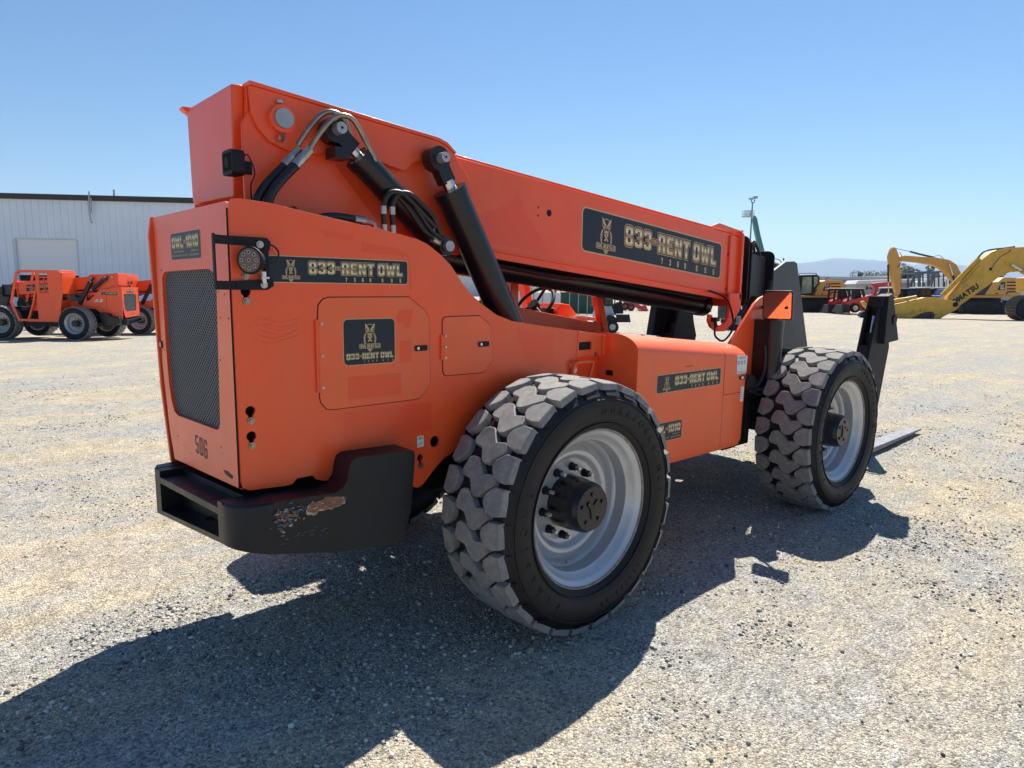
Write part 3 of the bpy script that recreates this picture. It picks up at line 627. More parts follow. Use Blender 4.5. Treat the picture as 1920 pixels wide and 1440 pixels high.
# rear panel marks: number decal, stencil 506
decal(BODY, .711, 1.822, 1.135, 1.942, REAR(-1.524), "number", RC)
g = G(); P = lambda u, v: (-1.5258, 2.0-u, v); block_text(g, "506", P, .090, .165, -.22, 0, .915, .945, gap=1.2)
o = sub(g, "stencilled_number", GREYINK, BODY)
g = G()
for i in range(26):
    u = random.uniform(.48, 1.44); z = random.choice([random.uniform(.9, 1.06), random.uniform(1.1, 1.9)])
    if .52 < u < 1.30 and z > 1.06: u = random.choice([.49, 1.33])+random.uniform(-.02, .05)
    s_ = random.uniform(.003, .012); n = 6
    g.add([(-1.5246, 2.0-u+s_*random.uniform(.5, 1)*math.cos(6.28*k/n), z+s_*.6*random.uniform(.4, 1)*math.sin(6.28*k/n)) for k in range(n)], [tuple(range(n))])
g.add([(-1.5246, .62, .925), (-1.5246, .70, .93), (-1.5246, .72, .945), (-1.5246, .66, .95), (-1.5246, .60, .94)], [(0, 1, 2, 3, 4)])
sub(g, "paint_chip", mat("bare_steel_chip", (.10, .06, .045), .8), BODY)
g = G(); g.plate(rrect(1.535, 1.395, 1.57, 1.43, .004, 2), -1.529, -1.5245, ax=0); g.plate(rrect(1.545, 1.402, 1.56, 1.423, .003, 2), -1.532, -1.5292, ax=0, mat=1); sub(g, "panel_lock", [INK, CHROME], BODY)

# bracket, handle and step behind the hood
g = G(); g.plate([(.385, 1.333), (.40, 1.478), (.60, 1.452), (.62, 1.445), (.62, 1.33), (.60, 1.325), (.40, 1.325)], .496, .512, holes=[rrect(.405, 1.366, .515, 1.412, .006, 2)])
g.plate([(.603, 1.33), (.603, 1.45), (.625, 1.446), (.625, 1.328)], .484, .4955)
BR = part(g, "side_bracket", ORANGE, bevel=.002)
g = G(); g.box(.395, .525, .5125, .53, 1.355, 1.425); sub(g, "slot_shade_backing", DARK, BR)  # added dark backing, paints the slot's inner shade
g = G(); g.tube([(.345, .50, 1.20), (.345, .475, 1.28), (.37, .465, 1.30), (.48, .465, 1.298), (.505, .475, 1.28), (.505, .50, 1.19)], .011, 8, 3); g.cyl((.37, .50, 1.255), (.37, .487, 1.255), .016, 12, mat=1)
sub(g, "grab_handle", [ORANGE, ZINC], BR, smooth=50)
g = G(); g.cyl((.70, .52, 1.215), (.70, .47, 1.215), .024, 16); g.cyl((.70, .47, 1.215), (.70, .455, 1.215), .011, 10, mat=1); sub(g, "hose_coupling", [BLACKM, CHROME], BR, smooth=40)

# --- engine hood on the right flank
FIT = HOOD_FIT
def hoodsec(x, dz): 
    zt = 1.445-.092*(x-.83)+dz
    pts = [(.402, .62), (.40, zt-.125)]
    for a in range(0, 91, 10): t = R(a); pts.append((.40+.20*(1-math.cos(t)), zt-.105+.105*math.sin(t)))
    return pts+[(.92, zt+.004), (.92, .56), (.46, .555), (.42, .575)]
g = G(); xs = [.83, 1.0, 1.3, 1.6, 1.82]; ss = [hoodsec(x, 0) for x in xs]; n = len(ss[0])
def slant(x, z): return x-.03*(1.2-z) if x > 2 else x
for x0s in (xs, [1.824, 1.95, 2.08, 2.13, 2.155]):
    V = []
    for i, x in enumerate(x0s):
        for (y, z) in hoodsec(x, 0):
            sh = 0 if x < 2.1 else (.006 if x < 2.14 else .02)
            V.append((slant(x, z), y+sh*(1 if y < .5 else 0), z-sh*(1 if z > 1 else 0)))
    F = [(i*n+j, i*n+(j+1) % n, (i+1)*n+(j+1) % n, (i+1)*n+j) for i in range(len(x0s)-1) for j in range(n)]+[tuple(range(n)), tuple(range((len(x0s)-1)*n, len(x0s)*n))]
    g.add(V, F)
HOOD = part(g, "engine_hood", ORANGE_L, smooth=30)
decal(HOOD, 1.031, 1.062, 1.775, 1.182, SIDE(.40), "long", RC); decal(HOOD, .99, .742, 1.33, .866, SIDE(.4015), "number", RC)
g = G(); g.plate(rrect(2.03, 1.075, 2.115, 1.103, .005, 3), .394, .3985); g.plate(rrect(2.045, 1.081, 2.08, 1.097, .003, 2), .391, .3938, mat=1); sub(g, "hood_latch", [INK, CHROME], HOOD)
g = G(); g.plate([(1.985, 1.12), (2.12, 1.12), (2.125, 1.245), (1.985, 1.262)], .3975, .3993)
for i in range(3):
    g.cyl((2.01+.04*i, .3974, 1.20), (2.01+.04*i, .3968, 1.20), .013, 14, mat=1)
    g.cyl((2.01+.04*i, .3967, 1.20), (2.01+.04*i, .3963, 1.20), .008, 12)
text(g, "ADD LUBRICATION", lambda u, v: (u, .3970, v), .009, .12, mat=1, u0=1.992, v0=1.127)
text(g, "WARNING", lambda u, v: (u, .3970, v), .014, .10, mat=1, u0=2.0, v0=1.228)
g.plate([(2.055, .91), (2.095, .91), (2.10, 1.02), (2.06, 1.02)], .3975, .3995)
for i in range(6): g.box(2.062, 2.085, .3969, .3974, 1.005-.015*i, 1.008-.015*i, 1)
sub(g, "warning_label", [WHITE, GREYINK], HOOD)
g = G(); g.box(1.822, 1.8235, .3990, .3998, .98, 1.28); g.box(1.8235, 2.10, .3990, .3998, .978, .981); 
for i in range(7): g.add([(1.34+.012*i, .3990, 1.215+.003*(i % 3)), (1.347+.012*i, .3990, 1.214), (1.346+.012*i, .3990, 1.222+.002*(i % 2))], [(0, 1, 2)])
sub(g, "hood_seam", DARK, HOOD)

FIT = None
# --- counterweight bumper
def bumper():
    g = G()
    # side wing profile in x,z with outer face y=.36
    wing = [(-1.46, .668), (-1.46, .880), (-1.20, .866), (-1.165, .88), (-1.145, .905), (-1.132, .965), (-1.122, .988), (-1.10, 1.0), (-.83, .992), (-.812, .985), (-.806, .965), (-.830, .72), (-.845, .66), (-.875, .605), (-.91, .578), (-.96, .576), (-1.2, .61)]
    g.plate(wing, .36, .497)
    # corner: sweep of the section round from side to rear
    C = (-1.46, .50); n = 10; V = []
    for i in range(n+1):
        t = R(90*i/n); dx = -math.sin(t); dy = -math.cos(t); ro = .14
        zb = .668+.035*math.sin(t); zt = .880-.008*math.sin(t)
        ox, oy = C[0]+ro*dx*1.05, C[1]+ro*dy
        V += [(C[0], C[1], zb), (ox, oy, zb), (ox, oy, zt-.008), (ox-dx*.008, oy-dy*.008, zt), (C[0], C[1], zt)]
    F = []
    for i in range(n):
        for j in range(4): F.append((i*5+j, i*5+j+1, (i+1)*5+j+1, (i+1)*5+j))
    F += [(0, 4, 3, 2, 1), (n*5, n*5+1, n*5+2, n*5+3, n*5+4), ]
    F += [tuple([i*5 for i in range(n+1)][::-1][:2]+[0])] if False else []
    g.add(V, F)
    # rear beam: solid ends, two shelves with pockets
    xr = -1.607; xf = -1.30
    def blk(y0, y1, z00, z01, z10, z11, xa=xr, xb=xf):
        g.hexa([(xa, y0, z00), (xb, y0, z00), (xb, y1, z10), (xa, y1, z10), (xa, y0, z01), (xb, y0, z01), (xb, y1, z11), (xa, y1, z11)])
    zb = lambda y: .703-(y-.5)*.135; zt = lambda y: .872-(y-.5)*.075
    blk(.5001, .555, zb(.5), zt(.5), zb(.555), zt(.555)); blk(1.40, 1.49, zb(1.40), zt(1.40), zb(1.49), zt(1.49))
    blk(.555, 1.40, zb(.555), zb(.555)+.022, zb(1.4), zb(1.4)+.022)
    blk(.555, 1.40, zt(.555)-.055, zt(.555)-.028, zt(1.4)-.06, zt(1.4)-.03)
    blk(.555, 1.40, zb(.555)+.022, zt(.555)-.055, zb(1.4)+.022, zt(1.4)-.06, -1.505, xf)
    blk(.555, 1.40, zt(.555)-.028, zt(.555)-.004, zt(1.4)-.03, zt(1.4)-.004, -1.50, xf)
    # far corner
    g.plate([(-1.607, 1.4905), (-1.30, 1.4905), (-.95, 1.50), (-.95, 1.575), (-1.48, 1.58), (-1.58, 1.555)], .58, .80, ax=2)
    return g
BUMP = part(bumper(), "counterweight", mat("chipped_black_casting", (.007, .009, .014), .42, spec=.3, coat=.08, var=.35, vscale=4, bump=.10, bscale=14, grime=(.022, .023, .025), gamt=.6, gscale=3.2), bevel=.012, seg=3)
g = G()
def blot(cx, cz, rx, rz, m, y=.3592, n=22, ji=.45):
    g.add([(cx+rx*random.uniform(1-ji, 1.1)*math.cos(6.283*i/n), y, cz+rz*random.uniform(1-ji, 1.1)*math.sin(6.283*i/n)) for i in range(n)], [tuple(range(n))], m)
random.seed(21)
blot(-1.225, .828, .080, .029, 1, .3592, 34, .3); blot(-1.222, .829, .072, .025, 0, .3588, 34, .3); blot(-1.296, .820, .038, .030, 1, .3590, 22, .35); blot(-1.294, .822, .031, .024, 0, .3586, 22, .35)
for i in range(34): blot(-1.24+random.gauss(0, .035), .830+random.gauss(0, .009), random.uniform(.003, .013), random.uniform(.0015, .004), random.choice([0, 0, 1, 2]), .3582-.00008*i, 7, .6)
for i in range(80): blot(-1.405+random.gauss(0, .028), .812+random.gauss(0, .016), random.uniform(.004, .015), random.uniform(.002, .007), random.choice([0, 0, 1, 2, 2]), .3590-.00012*i, 8, .6)
for i in range(16): blot(-1.33+random.gauss(0, .02), .822+random.gauss(0, .007), random.uniform(.003, .012), random.uniform(.001, .003), 2, .3590-.0001*i, 6, .5)
for i in range(26): blot(-1.42+random.gauss(0, .022), .795+random.gauss(0, .03), random.uniform(.003, .012), random.uniform(.002, .006), random.choice([0, 1, 2, 2]), .3584-.0002*(i % 5), 7)
for i in range(14): blot(-1.40+random.uniform(-.05, .16), .72+random.gauss(0, .012), random.uniform(.004, .016), .0018, 2, .3588-.0002*(i % 3), 6)
sub(g, "paint_scrape", [mat("rust_brown", (.26, .115, .055), .8, var=.4, vscale=30), mat("chip_edge", (.42, .34, .28), .8, var=.4, vscale=40), mat("blue_grey_scuff", (.06, .11, .16), .7, var=.5, vscale=50)], BUMP)
g = G(); g.cyl((-1.22, .43, .8675), (-1.22, .43, .871), .022, 18); g.cyl((-1.515, .98, .80), (-1.515, .98, .8035), .02, 16); g.cyl((-1.52, .95, .667), (-1.52, .95, .6695), .02, 16); sub(g, "bolt_socket", DARK, BUMP)

# --- boom: axis tilts down to the front
FIT = BOOM_FIT
sl_ = -.082; ztop = lambda x: 2.152+sl_*(x-2.5); Y0, Y1 = .745, 1.335
def bplate(pts, y0, y1, g, mat=0, holes=()): g.plate(pts, y0, y1, mat=mat, holes=holes)
g = G(); H = .47
def zt_(x): return ztop(x)
g.plate([(-1.36, zt_(-1.36)), (2.50, zt_(2.50)), (2.50, zt_(2.50)-H), (-.25, zt_(-.25)-H+.03), (-1.36, zt_(-1.36)-.40)], Y0, Y1)
BOOM = part(g, "boom", ORANGE, bevel=.006)
g = G()  # top flange strip and reinforcing plates
g.plate([(-.34, zt_(-.34)+.008), (2.42, zt_(2.42)+.008), (2.42, zt_(2.42)), (-.34, zt_(-.34))], Y0-.008, Y1+.008)
g.plate([(-1.362, 2.524), (-.44, 2.444), (-.385, 2.428), (-.33, 2.386), (-.34, 2.378), (-.39, 2.412), (-.445, 2.428), (-1.362, 2.508)], Y0-.060, Y1+.060)
g.plate([(-.2, zt_(-.2)-H+.03), (2.45, zt_(2.45)-H), (2.45, zt_(2.45)-H-.045), (-.2, zt_(-.2)-H-.01)], Y0+.012, Y0+.03)
g.plate([(-.2, zt_(-.2)-H+.036), (2.45, zt_(2.45)-H+.006), (2.45, zt_(2.45)-H-.004), (-.2, zt_(-.2)-H+.026)], Y0-.006, Y0+.10)
sub(g, "boom_flange", ORANGE, BOOM, bevel=.002)
def cheek(y0, y1):
    g = G(); g.plate([(-1.362, 2.505), (-1.355, 2.399), (-1.33, 2.345), (-1.288, 2.300), (-1.209, 2.273), (-1.14, 2.268), (-1.052, 2.283), (-.93, 2.315), (-.86, 2.318), (-.82, 2.31), (-.787, 2.292), (-.72, 2.275), (-.64, 2.262), (-.615, 2.275), (-.588, 2.305), (-.55, 2.32), (-.47, 2.31), (-.40, 2.29), (-.345, 2.225), (-.29, 2.185), (-.228, 2.165), (-.222, 2.235), (-.258, 2.285), (-.34, 2.377), (-.39, 2.411), (-.445, 2.427), (-1.35, 2.506)], y0, y1)
    return sub(g, "boom_cheek", ORANGE, BOOM, bevel=.003)
cheek(.690, .7105); cheek(1.3695, 1.39)
def wrapper(y0, y1):
    g = G(); g.plate([(-1.36, 1.95), (-1.36, 2.507), (-.445, 2.4275), (-.39, 2.4115), (-.34, 2.3775), (-.258, 2.285), (-.225, 2.235), (-.165, 2.05), (-.13, 1.90), (-.3, 1.88)], y0, y1); return sub(g, "wrapper_plate", ORANGE, BOOM, bevel=.003)
wrapper(.730, .7445); wrapper(1.3355, 1.35)
g = G(); g.plate([(-1.36, 2.47), (-1.36, 2.5075), (-.446, 2.4275), (-.392, 2.41), (-.345, 2.377), (-.40, 2.375)], .7455, 1.3345); sub(g, "top_plate", ORANGE, BOOM)
def tower(y0, y1):
    g = G(); g.plate([(-1.39, 2.06), (-1.39, 2.36), (-1.37, 2.40), (-1.33, 2.43), (-1.15, 2.45), (-1.06, 2.34), (-.954, 2.22), (-.738, 1.985), (-.55, 1.80), (-.55, 1.2), (-1.39, 1.2)], y0, y1, holes=[circ(-1.185, 2.03, .02)])
    return part(g, "boom_tower", ORANGE, bevel=.004)
tower(.7115, .729); tower(1.351, 1.3685)
g = G()  # pins with bosses
for y, s in ((.690, -1), (1.39, 1)):
    g.cyl((-1.238, y, 2.392), (-1.238, y+s*.03, 2.392), .055, 28, mat=0); g.cyl((-1.238, y+s*.03, 2.392), (-1.238, y+s*.045, 2.392), .039, 28, mat=1)
    g.cyl((-1.245, y+s*.012, 2.455), (-1.245, y+s*.012, 2.466), .014, 6, mat=2); g.cyl((-1.245, y+s*.03, 2.325), (-1.245, y+s*.012, 2.31), .014, 6, mat=2)
part(g, "pivot_pin", [ORANGE, STEELG, ZINC], smooth=40)
# tail cover
g = G(); g.hexa([(-1.405, .80, 2.075), (-1.36, .80, 2.06), (-1.36, 1.34, 2.06), (-1.405, 1.34, 2.10), (-1.41, .755, 2.515), (-1.36, .755, 2.52), (-1.36, 1.34, 2.52), (-1.41, 1.34, 2.52)])
g.add([], []); 
TAIL = part(g, "tail_cover", ORANGE, bevel=.006)
g = G(); g.box(-1.415, -1.30, .775, 1.33, 2.045, 2.058); g.box(-1.395, -1.33, 1.345, 1.375, 2.25, 2.50); g.plate([(-1.40, 2.50), (-1.33, 2.52), (-1.33, 2.535), (-1.43, 2.53), (-1.43, 2.52)], 1.33, 1.385)
g.plate([(-1.358, 2.0), (-1.358, 2.50), (-1.30, 2.52), (-1.28, 2.0)], .752, .7649)
sub(g, "tail_bracket", ORANGE, TAIL, bevel=.003)
decal(BOOM, .671, 0, 2.262, .272, lambda u, v, t: (u+.0*v, Y0-t, 1.948+v-.0905*(u-.671)), "long", RC)
g = G()
for x, z, r in ((.388, 2.153, .020), (.30, 2.178, .006), (.30, 2.132, .006), (2.36, 2.00, .012), (2.36, 1.73, .012)): g.cyl((x, Y0+.001, z), (x, Y0-.0012, z), r, 18)
sub(g, "bolt_hole", DARK, BOOM)
g = G(); g.add([(u, Y0-.0006, v) for u, v in ((-.28, 1.99), (-.10, 2.12), (-.02, 2.14), (.10, 2.20), (.14, 2.26), (.20, 2.12), (.25, 2.10), (.40, 1.91))], [tuple(range(8))]); sub(g, "decal_ghost", ORANGE_D, BOOM)  # patch of slightly darker orange on the boom side
# front collar of the outer section with the hose hook below
g = G(); xf = 2.50; zf = zt_(2.5); yo, yi = Y0-.045, Y1+.045
def collar(x, y0, y1, z0, z1, th, r=.05, mat=0, G_=None, shear=.10, hole=None):
    pts = rrect(y0, z0, y1, z1, r, 4); n = len(pts)
    V = [(x-shear*(1)*(z-z1)*-1*.0, y, z) for y, z in pts]+[(x+th, y, z) for y, z in pts]
    G_.add(V, [tuple(range(n)), tuple(range(2*n-1, n-1, -1))]+[((i+1) % n, i, n+i, n+(i+1) % n) for i in range(n)], mat)
collar(2.485, yo, yi, zf-H-.09, zf+.045, .03, .06, 0, g)
g.plate([(2.36, zf-.005), (2.485, zf-.012), (2.485, zf-H), (2.36, zf-H+.012)], Y0-.016, Y0-.0005)
g.plate([(2.10, ztop(2.1)+.012), (2.2, ztop(2.2)+.05), (2.485, ztop(2.485)+.04), (2.485, ztop(2.485)+.0125)], Y0-.01, Y0+.01)
sub(g, "front_collar", ORANGE, BOOM, bevel=.004)
g = G(); g.plate([(2.515, 1.60), (2.50, 1.56), (2.385, 1.45), (2.30, 1.402), (2.18, 1.405), (2.10, 1.44), (2.06, 1.49), (2.065, 1.535), (2.11, 1.535), (2.125, 1.49), (2.17, 1.455), (2.25, 1.45), (2.31, 1.475), (2.345, 1.53), (2.35, 1.60), (2.34, 1.70), (2.52, 1.70)], yo, yo+.02)
HK = sub(g, "hose_hook", ORANGE, BOOM, bevel=.003)
g = G(); g.tube([(2.10, .75, 1.72), (2.20, .66, 1.67), (2.27, .65, 1.60), (2.33, .65, 1.48), (2.31, .65, 1.40), (2.20, .65, 1.335), (2.10, .655, 1.37), (2.09, .66, 1.42), (2.12, .67, 1.45)], .008, 8)
g.cyl((2.12, .67, 1.44), (2.12, .68, 1.485), .014, 10); g.box(2.095, 2.145, .655, .6999, 1.485, 1.515)
part(g, "sensor_cable", HOSE, smooth=50)
# inner sections
def sec(x0, x1, ins, m, name="inner_boom", cx=None):
    g = G(); z0 = lambda x: zt_(x)-ins; z1 = lambda x: zt_(x)-H-.06+ins
    g.hexa([(x0, Y0+ins, z1(x0)), (x1, Y0+ins, z1(x1)), (x1, Y1-ins, z1(x1)), (x0, Y1-ins, z1(x0)), (x0, Y0+ins, z0(x0)), (x1, Y0+ins, z0(x1)), (x1, Y1-ins, z0(x1)), (x0, Y1-ins, z0(x0))])
    if cx:
        for c in cx: collar(c, Y0+ins-.075, Y1-ins+.075, z1(c)-.055, z0(c)+.05, .018, .06, 1, g)
    for k in range(5):
        zz = z1(x1)+.07+k*.07
        if name == "inner_boom": g.cyl((x1-.06, Y0+ins-.001, zz), (x1-.06, Y0+ins-.008, zz), .012, 10, mat=1)
    return part(g, name, [m, BLACKM], bevel=.004)
sec(2.51, 2.66, .035, BLACK, cx=[2.60]); sec(2.66, 2.80, .055, BLACK, cx=[2.68]); sec(2.80, 3.20, .09, DKGREY, cx=[3.12]); sec(3.20, 3.55, .12, BLACK)
g = G()
for k in range(6): g.box(2.9+.07*k, 2.93+.07*k, Y0+.095, Y0+.11, 1.70-.03, 2.0-.03)
g.box(2.55, 2.66, .80, 1.0, ztop(2.6)+.02, ztop(2.6)+.06)
g.tube([(2.72, .80, 2.05), (2.82, .80, 2.12), (2.92, .82, 2.10), (3.02, .84, 2.02)], .014); g.tube([(2.80, .86, 2.04), (2.88, .86, 2.13), (2.98, .88, 2.10), (3.06, .9, 2.0)], .012)
part(g, "boom_hose", HOSE, smooth=50)
# telescope ram slung under the boom
g = G(); g.cyl((-.35, 1.0, ztop(-.35)-H-.015), (2.36, 1.0, ztop(2.36)-H-.085), .080, 28); g.cyl((-.35, .83, ztop(-.35)-H+.03), (2.2, .83, ztop(2.2)-H-.03), .035, 12)
g.cyl((2.36, 1.0, ztop(2.36)-H-.085), (2.44, 1.0, ztop(2.44)-H-.085), .095, 28)
for k in range(4): g.tube([(-.3, .78+.014*k, ztop(-.3)-H-.025), (.5, .79+.014*k, ztop(.5)-H-.05-.004*k), (1.2, .78+.014*k, ztop(1.2)-H-.03), (2.2, .79+.014*k, ztop(2.2)-H-.02)], .006, 6)
part(g, "extend_ram", BLACK, smooth=40)
g = G(); g.plate([(-.35, ztop(-.35)-H-.02), (2.3, ztop(2.3)-H-.02), (2.3, ztop(2.3)-H-.11), (-.35, ztop(-.35)-H-.085)], 1.22, 1.25)
part(g, "hose_guard", ORANGE, bevel=.003)
# --- lift and slave rams, both sides of the boom
def ram(name, p0, p1, rr, rodlen, rod_r, headlen, eye0=.05, lug=.06):
    g = G(); P0, P1 = Vector(p0), Vector(p1); d = (P1-P0).normalized()
    a = P0+d*lug; b = P0+d*(lug+rodlen)
    g.cyl(P0+Vector((0, -.03, 0)), P0+Vector((0, .04, 0)), eye0, 24); x, y, z = frame(P0, P1)
    q = [P0+x*s*.030*(1)+y*t*.036 for s, t in ((-1, -1), (1, -1), (1, 1), (-1, 1))]; q2 = [v+d*(lug+.05) for v in q]; g.hexa(q+q2)
    g.cyl(P0+d*(lug+.04), b, rod_r, 20, mat=1); g.cyl(b, b+d*.035, rr+.004, 28); g.cyl(b+d*.035, P1-d*headlen, rr, 32)
    g.cyl(P1-d*headlen, P1-d*(headlen-.03), rr, 28, r2=rr*.6)
    g.cyl(P0+Vector((0, -.078, 0)), P0+Vector((0, .078, 0)), .024, 20, mat=2); g.cyl(P0+Vector((0, -.079, 0)), P0+Vector((0, -.08, 0)), .006, 8, mat=3)
    return g
for sy, ya, yb in ((-1, .625, .62), (1, 1.455, 1.46)):
    g = ram("slave_ram", (-1.033, ya, 2.372), (-.478, yb, 1.912), .062, .085, .026, .07, .055)
    P1 = Vector((-.478, yb, 1.912)); g.cyl(P1+Vector((0, -.055, 0)), P1+Vector((0, .055, 0)), .045, 20); g.cyl(P1+Vector((0, -.08, 0)), P1+Vector((0, .08, 0)), .026, 20, mat=2)
    d = (Vector((-1.033, ya, 2.372))-P1).normalized(); x, y, z = frame(P1, P1+d); g.hexa([P1+x*s*.03+y*t*.04 for s, t in ((-1, -1), (1, -1), (1, 1), (-1, 1))]+[P1+d*.12+x*s*.03+y*t*.04 for s, t in ((-1, -1), (1, -1), (1, 1), (-1, 1))])
    g.box(-1.05, -.98, ya-.045, ya+.045, 2.255, 2.30)
    part(g, "slave_ram", [BLACK, CHROME, STEELG, DARK], smooth=35)
    g = ram("lift_ram", (-.497, ya, 2.325), (.06, yb, 1.36), .080, .085, .036, .03, .058, .07)
    part(g, "lift_ram", [BLACK, CHROME, STEELG, DARK], smooth=35)
# --- hydraulic lines at the pivot
g = G()
a = [(-1.155, .60, 2.275), (-1.115, .58, 2.345), (-1.065, .565, 2.405), (-1.02, .56, 2.425), (-.965, .565, 2.41), (-.90, .57, 2.32), (-.865, .575, 2.265), (-.885, .59, 2.245), (-.95, .60, 2.25)]
g.tube(a, .0115, 10, 5); g.tube([(x-.035, y+.035, z+.015) for x, y, z in a[:5]]+[(-.955, .62, 2.36), (-.925, .625, 2.27), (-.95, .63, 2.245)], .0115, 10, 5)
part(g, "steel_pipe", BRASS, smooth=60)
g = G()
for dy in (0, .032):
    g.tube([(-1.215-dy, .60+dy, 2.205), (-1.30-dy, .585+dy, 2.12), (-1.345-dy, .58+dy, 2.05), (-1.345-dy, .575+dy, 1.98), (-1.30, .58+dy, 1.90)], .019, 12)
g.tube([(-1.22, .56, 1.96), (-1.12, .555, 2.00), (-1.02, .56, 2.005), (-.93, .57, 1.995)], .017, 10); g.tube([(-1.2, .60, 1.95), (-1.08, .60, 1.99), (-.95, .60, 1.985)], .017, 10)
for k in range(2):
    x = -.83+.045*k; g.tube([(x, .56, 1.985), (x-.005, .555, 2.07), (x+.02, .55, 2.125), (x+.075, .545, 2.135), (x+.14, .55, 2.10), (x+.22, .555, 2.04), (x+.28-.02*k, .56, 1.995-.03*k)], .0125, 10)
    g.tube([(x+.06, .56, 2.13), (x+.12, .555, 2.075), (x+.2, .555, 1.985), (x+.27, .56, 1.945)], .011, 10)
part(g, "hydraulic_hose", HOSE, smooth=60)
g = G()
for dy in (0, .032): g.cyl((-1.155-dy, .60+dy, 2.275), (-1.19-dy, .60+dy, 2.235), .018, 6); g.cyl((-1.185-dy, .60+dy, 2.24), (-1.22-dy, .60+dy, 2.20), .021, 14)
g.cyl((-.98, .565, 2.0), (-.925, .57, 1.998), .021, 12); g.tube([(-.925, .57, 1.998), (-.88, .57, 1.99), (-.865, .57, 1.95)], .012, 8); g.cyl((-.865, .57, 1.97), (-.865, .57, 1.93), .018, 8)
for k in range(2): g.cyl((-.83+.045*k, .56, 1.99), (-.83+.045*k, .56, 1.93), .014, 10); g.cyl((-.835+.045*k, .556, 2.035), (-.835+.045*k, .556, 2.07), .0145, 10)
g.cyl((-.575, .56, 1.985), (-.545, .57, 1.955), .015, 8); g.cyl((-.57, .56, 1.94), (-.52, .575, 1.925), .016, 8)
part(g, "hose_fitting", ZINC, smooth=40)
# back-up alarm on the tail
g = G(); g.plate(rrect(.60, 2.14, .71, 2.235, .018, 4), -1.475, -1.425, ax=0); g.box(-1.425, -1.36, .70, .745, 2.16, 2.21)
for i in range(7): g.box(-1.478, -1.4755, .612+.0125*i, .617+.0125*i, 2.155, 2.222, 1)
g.cyl((-1.4785, .655, 2.188), (-1.4755, .655, 2.188), .022, 16, mat=1); g.box(-1.474, -1.43, .7105, .712, 2.165, 2.215, 2)
g.tube([(-1.43, .61, 2.20), (-1.42, .585, 2.215), (-1.40, .57, 2.15), (-1.41, .59, 2.10), (-1.39, .64, 2.05)], .003, 6)
part(g, "backup_alarm", [BLACKM, DARK, WHITE], bevel=.002)
FIT = None
# work light on its guard
g = G(); yb = .487
g.plate([(-1.47, 1.838), (-1.395, 1.838), (-1.385, 1.85), (-1.38, 1.88), (-1.395, 1.895), (-1.52, 1.895), (-1.52, 1.862), (-1.47, 1.862)], yb, .4985)
g.plate([(-1.52, 1.695), (-1.40, 1.695), (-1.375, 1.71), (-1.375, 1.735), (-1.39, 1.75), (-1.39, 1.86), (-1.41, 1.86), (-1.41, 1.735), (-1.52, 1.728)], yb-.0015, .497)
for z0, z1 in ((1.862, 1.895), (1.695, 1.728)): g.hexa([(-1.60, yb-.03, z0), (-1.52, yb, z0), (-1.52, yb+.006, z0), (-1.60, yb-.024, z0), (-1.60, yb-.03, z1), (-1.52, yb, z1), (-1.52, yb+.006, z1), (-1.60, yb-.024, z1)])
g.box(-1.606, -1.5995, yb-.034, yb-.012, 1.695, 1.90)
WL = part(g, "light_guard", BLACKM, bevel=.0015)
g = G(); c = Vector((-1.452, .458, 1.805)); d = Vector((-.78, -.62, 0)).normalized()
g.cyl(c, c+d*.035, .040, 28, r2=.050); g.cyl(c+d*.035, c+d*.045, .052, 28); g.cyl(c+d*.045, c+d*.0465, .044, 28, mat=1)
x, y, z = frame(c, c+d)
for k in range(9):
    a = R(45*k); rr = .030 if k < 8 else 0; q = c+d*.0465+(x*math.cos(a)+y*math.sin(a))*rr; g.cyl(q, q+d*.003, .0075, 10, mat=2); g.cyl(q+d*.003, q+d*.0035, .004, 8, mat=0)
sub(g, "work_light", [BLACKM, mat("dusty_lens", (.16, .11, .09), .35), mat("led_cup", (.42, .33, .27), .3, .3)], WL, smooth=40)
g = G(); g.box(-1.435, -1.405, .45, .495, 1.738, 1.745, 1); g.cyl((-1.42, .47, 1.72), (-1.42, .47, 1.765), .010, 8, mat=1); g.tube([(-1.41, .47, 1.80), (-1.375, .46, 1.80), (-1.36, .465, 1.84), (-1.375, .48, 1.865), (-1.40, .49, 1.87)], .0035, 6)
for z, x0 in ((1.868, -1.425), (1.715, -1.415)): g.cyl((x0, .486, z), (x0, .480, z), .014, 14, mat=2); g.cyl((x0, .480, z), (x0, .474, z), .009, 6, mat=2)
sub(g, "light_mount", [HOSE, CHROME, ZINC], WL, smooth=40)

# --- front frame upright with mirror, levelling ram
def upright(y0, y1, name="frame_upright"):
    g = G(); g.plate([(2.05, 1.25), (2.38, 1.545), (2.46, 1.62), (2.54, 1.665), (2.64, 1.69), (2.93, 1.705), (3.0, 1.66), (3.0, 1.55), (2.94, 1.47), (2.84, 1.43), (2.66, 1.455), (2.60, 1.40), (2.57, 1.25), (2.55, 1.08), (2.46, .95), (2.05, .95)], y0, y1)
    return part(g, name, ORANGE, bevel=.004)
upright(.55, .575)
g = G(); g.cyl((2.545, .43, .98), (2.545, .43, 1.44), .074, 28); g.cyl((2.545, .43, 1.44), (2.545, .43, 1.50), .078, 28); g.cyl((2.545, .43, 1.50), (2.545, .43, 1.60), .035, 20); g.box(2.47, 2.62, .44, .55, 1.0, 1.50)
g.cyl((2.68, .5, .98), (2.68, .5, 1.40), .05, 20)
part(g, "levelling_ram", BLACK, smooth=40)
g = G(); ax = Vector((.11, -.994, 0)); nn = Vector((-.989, -.11, -.10)).normalized(); mc = Vector((2.36, .315, 1.615)); pts = rrect(-.112, -.108, .112, .108, .02, 4)
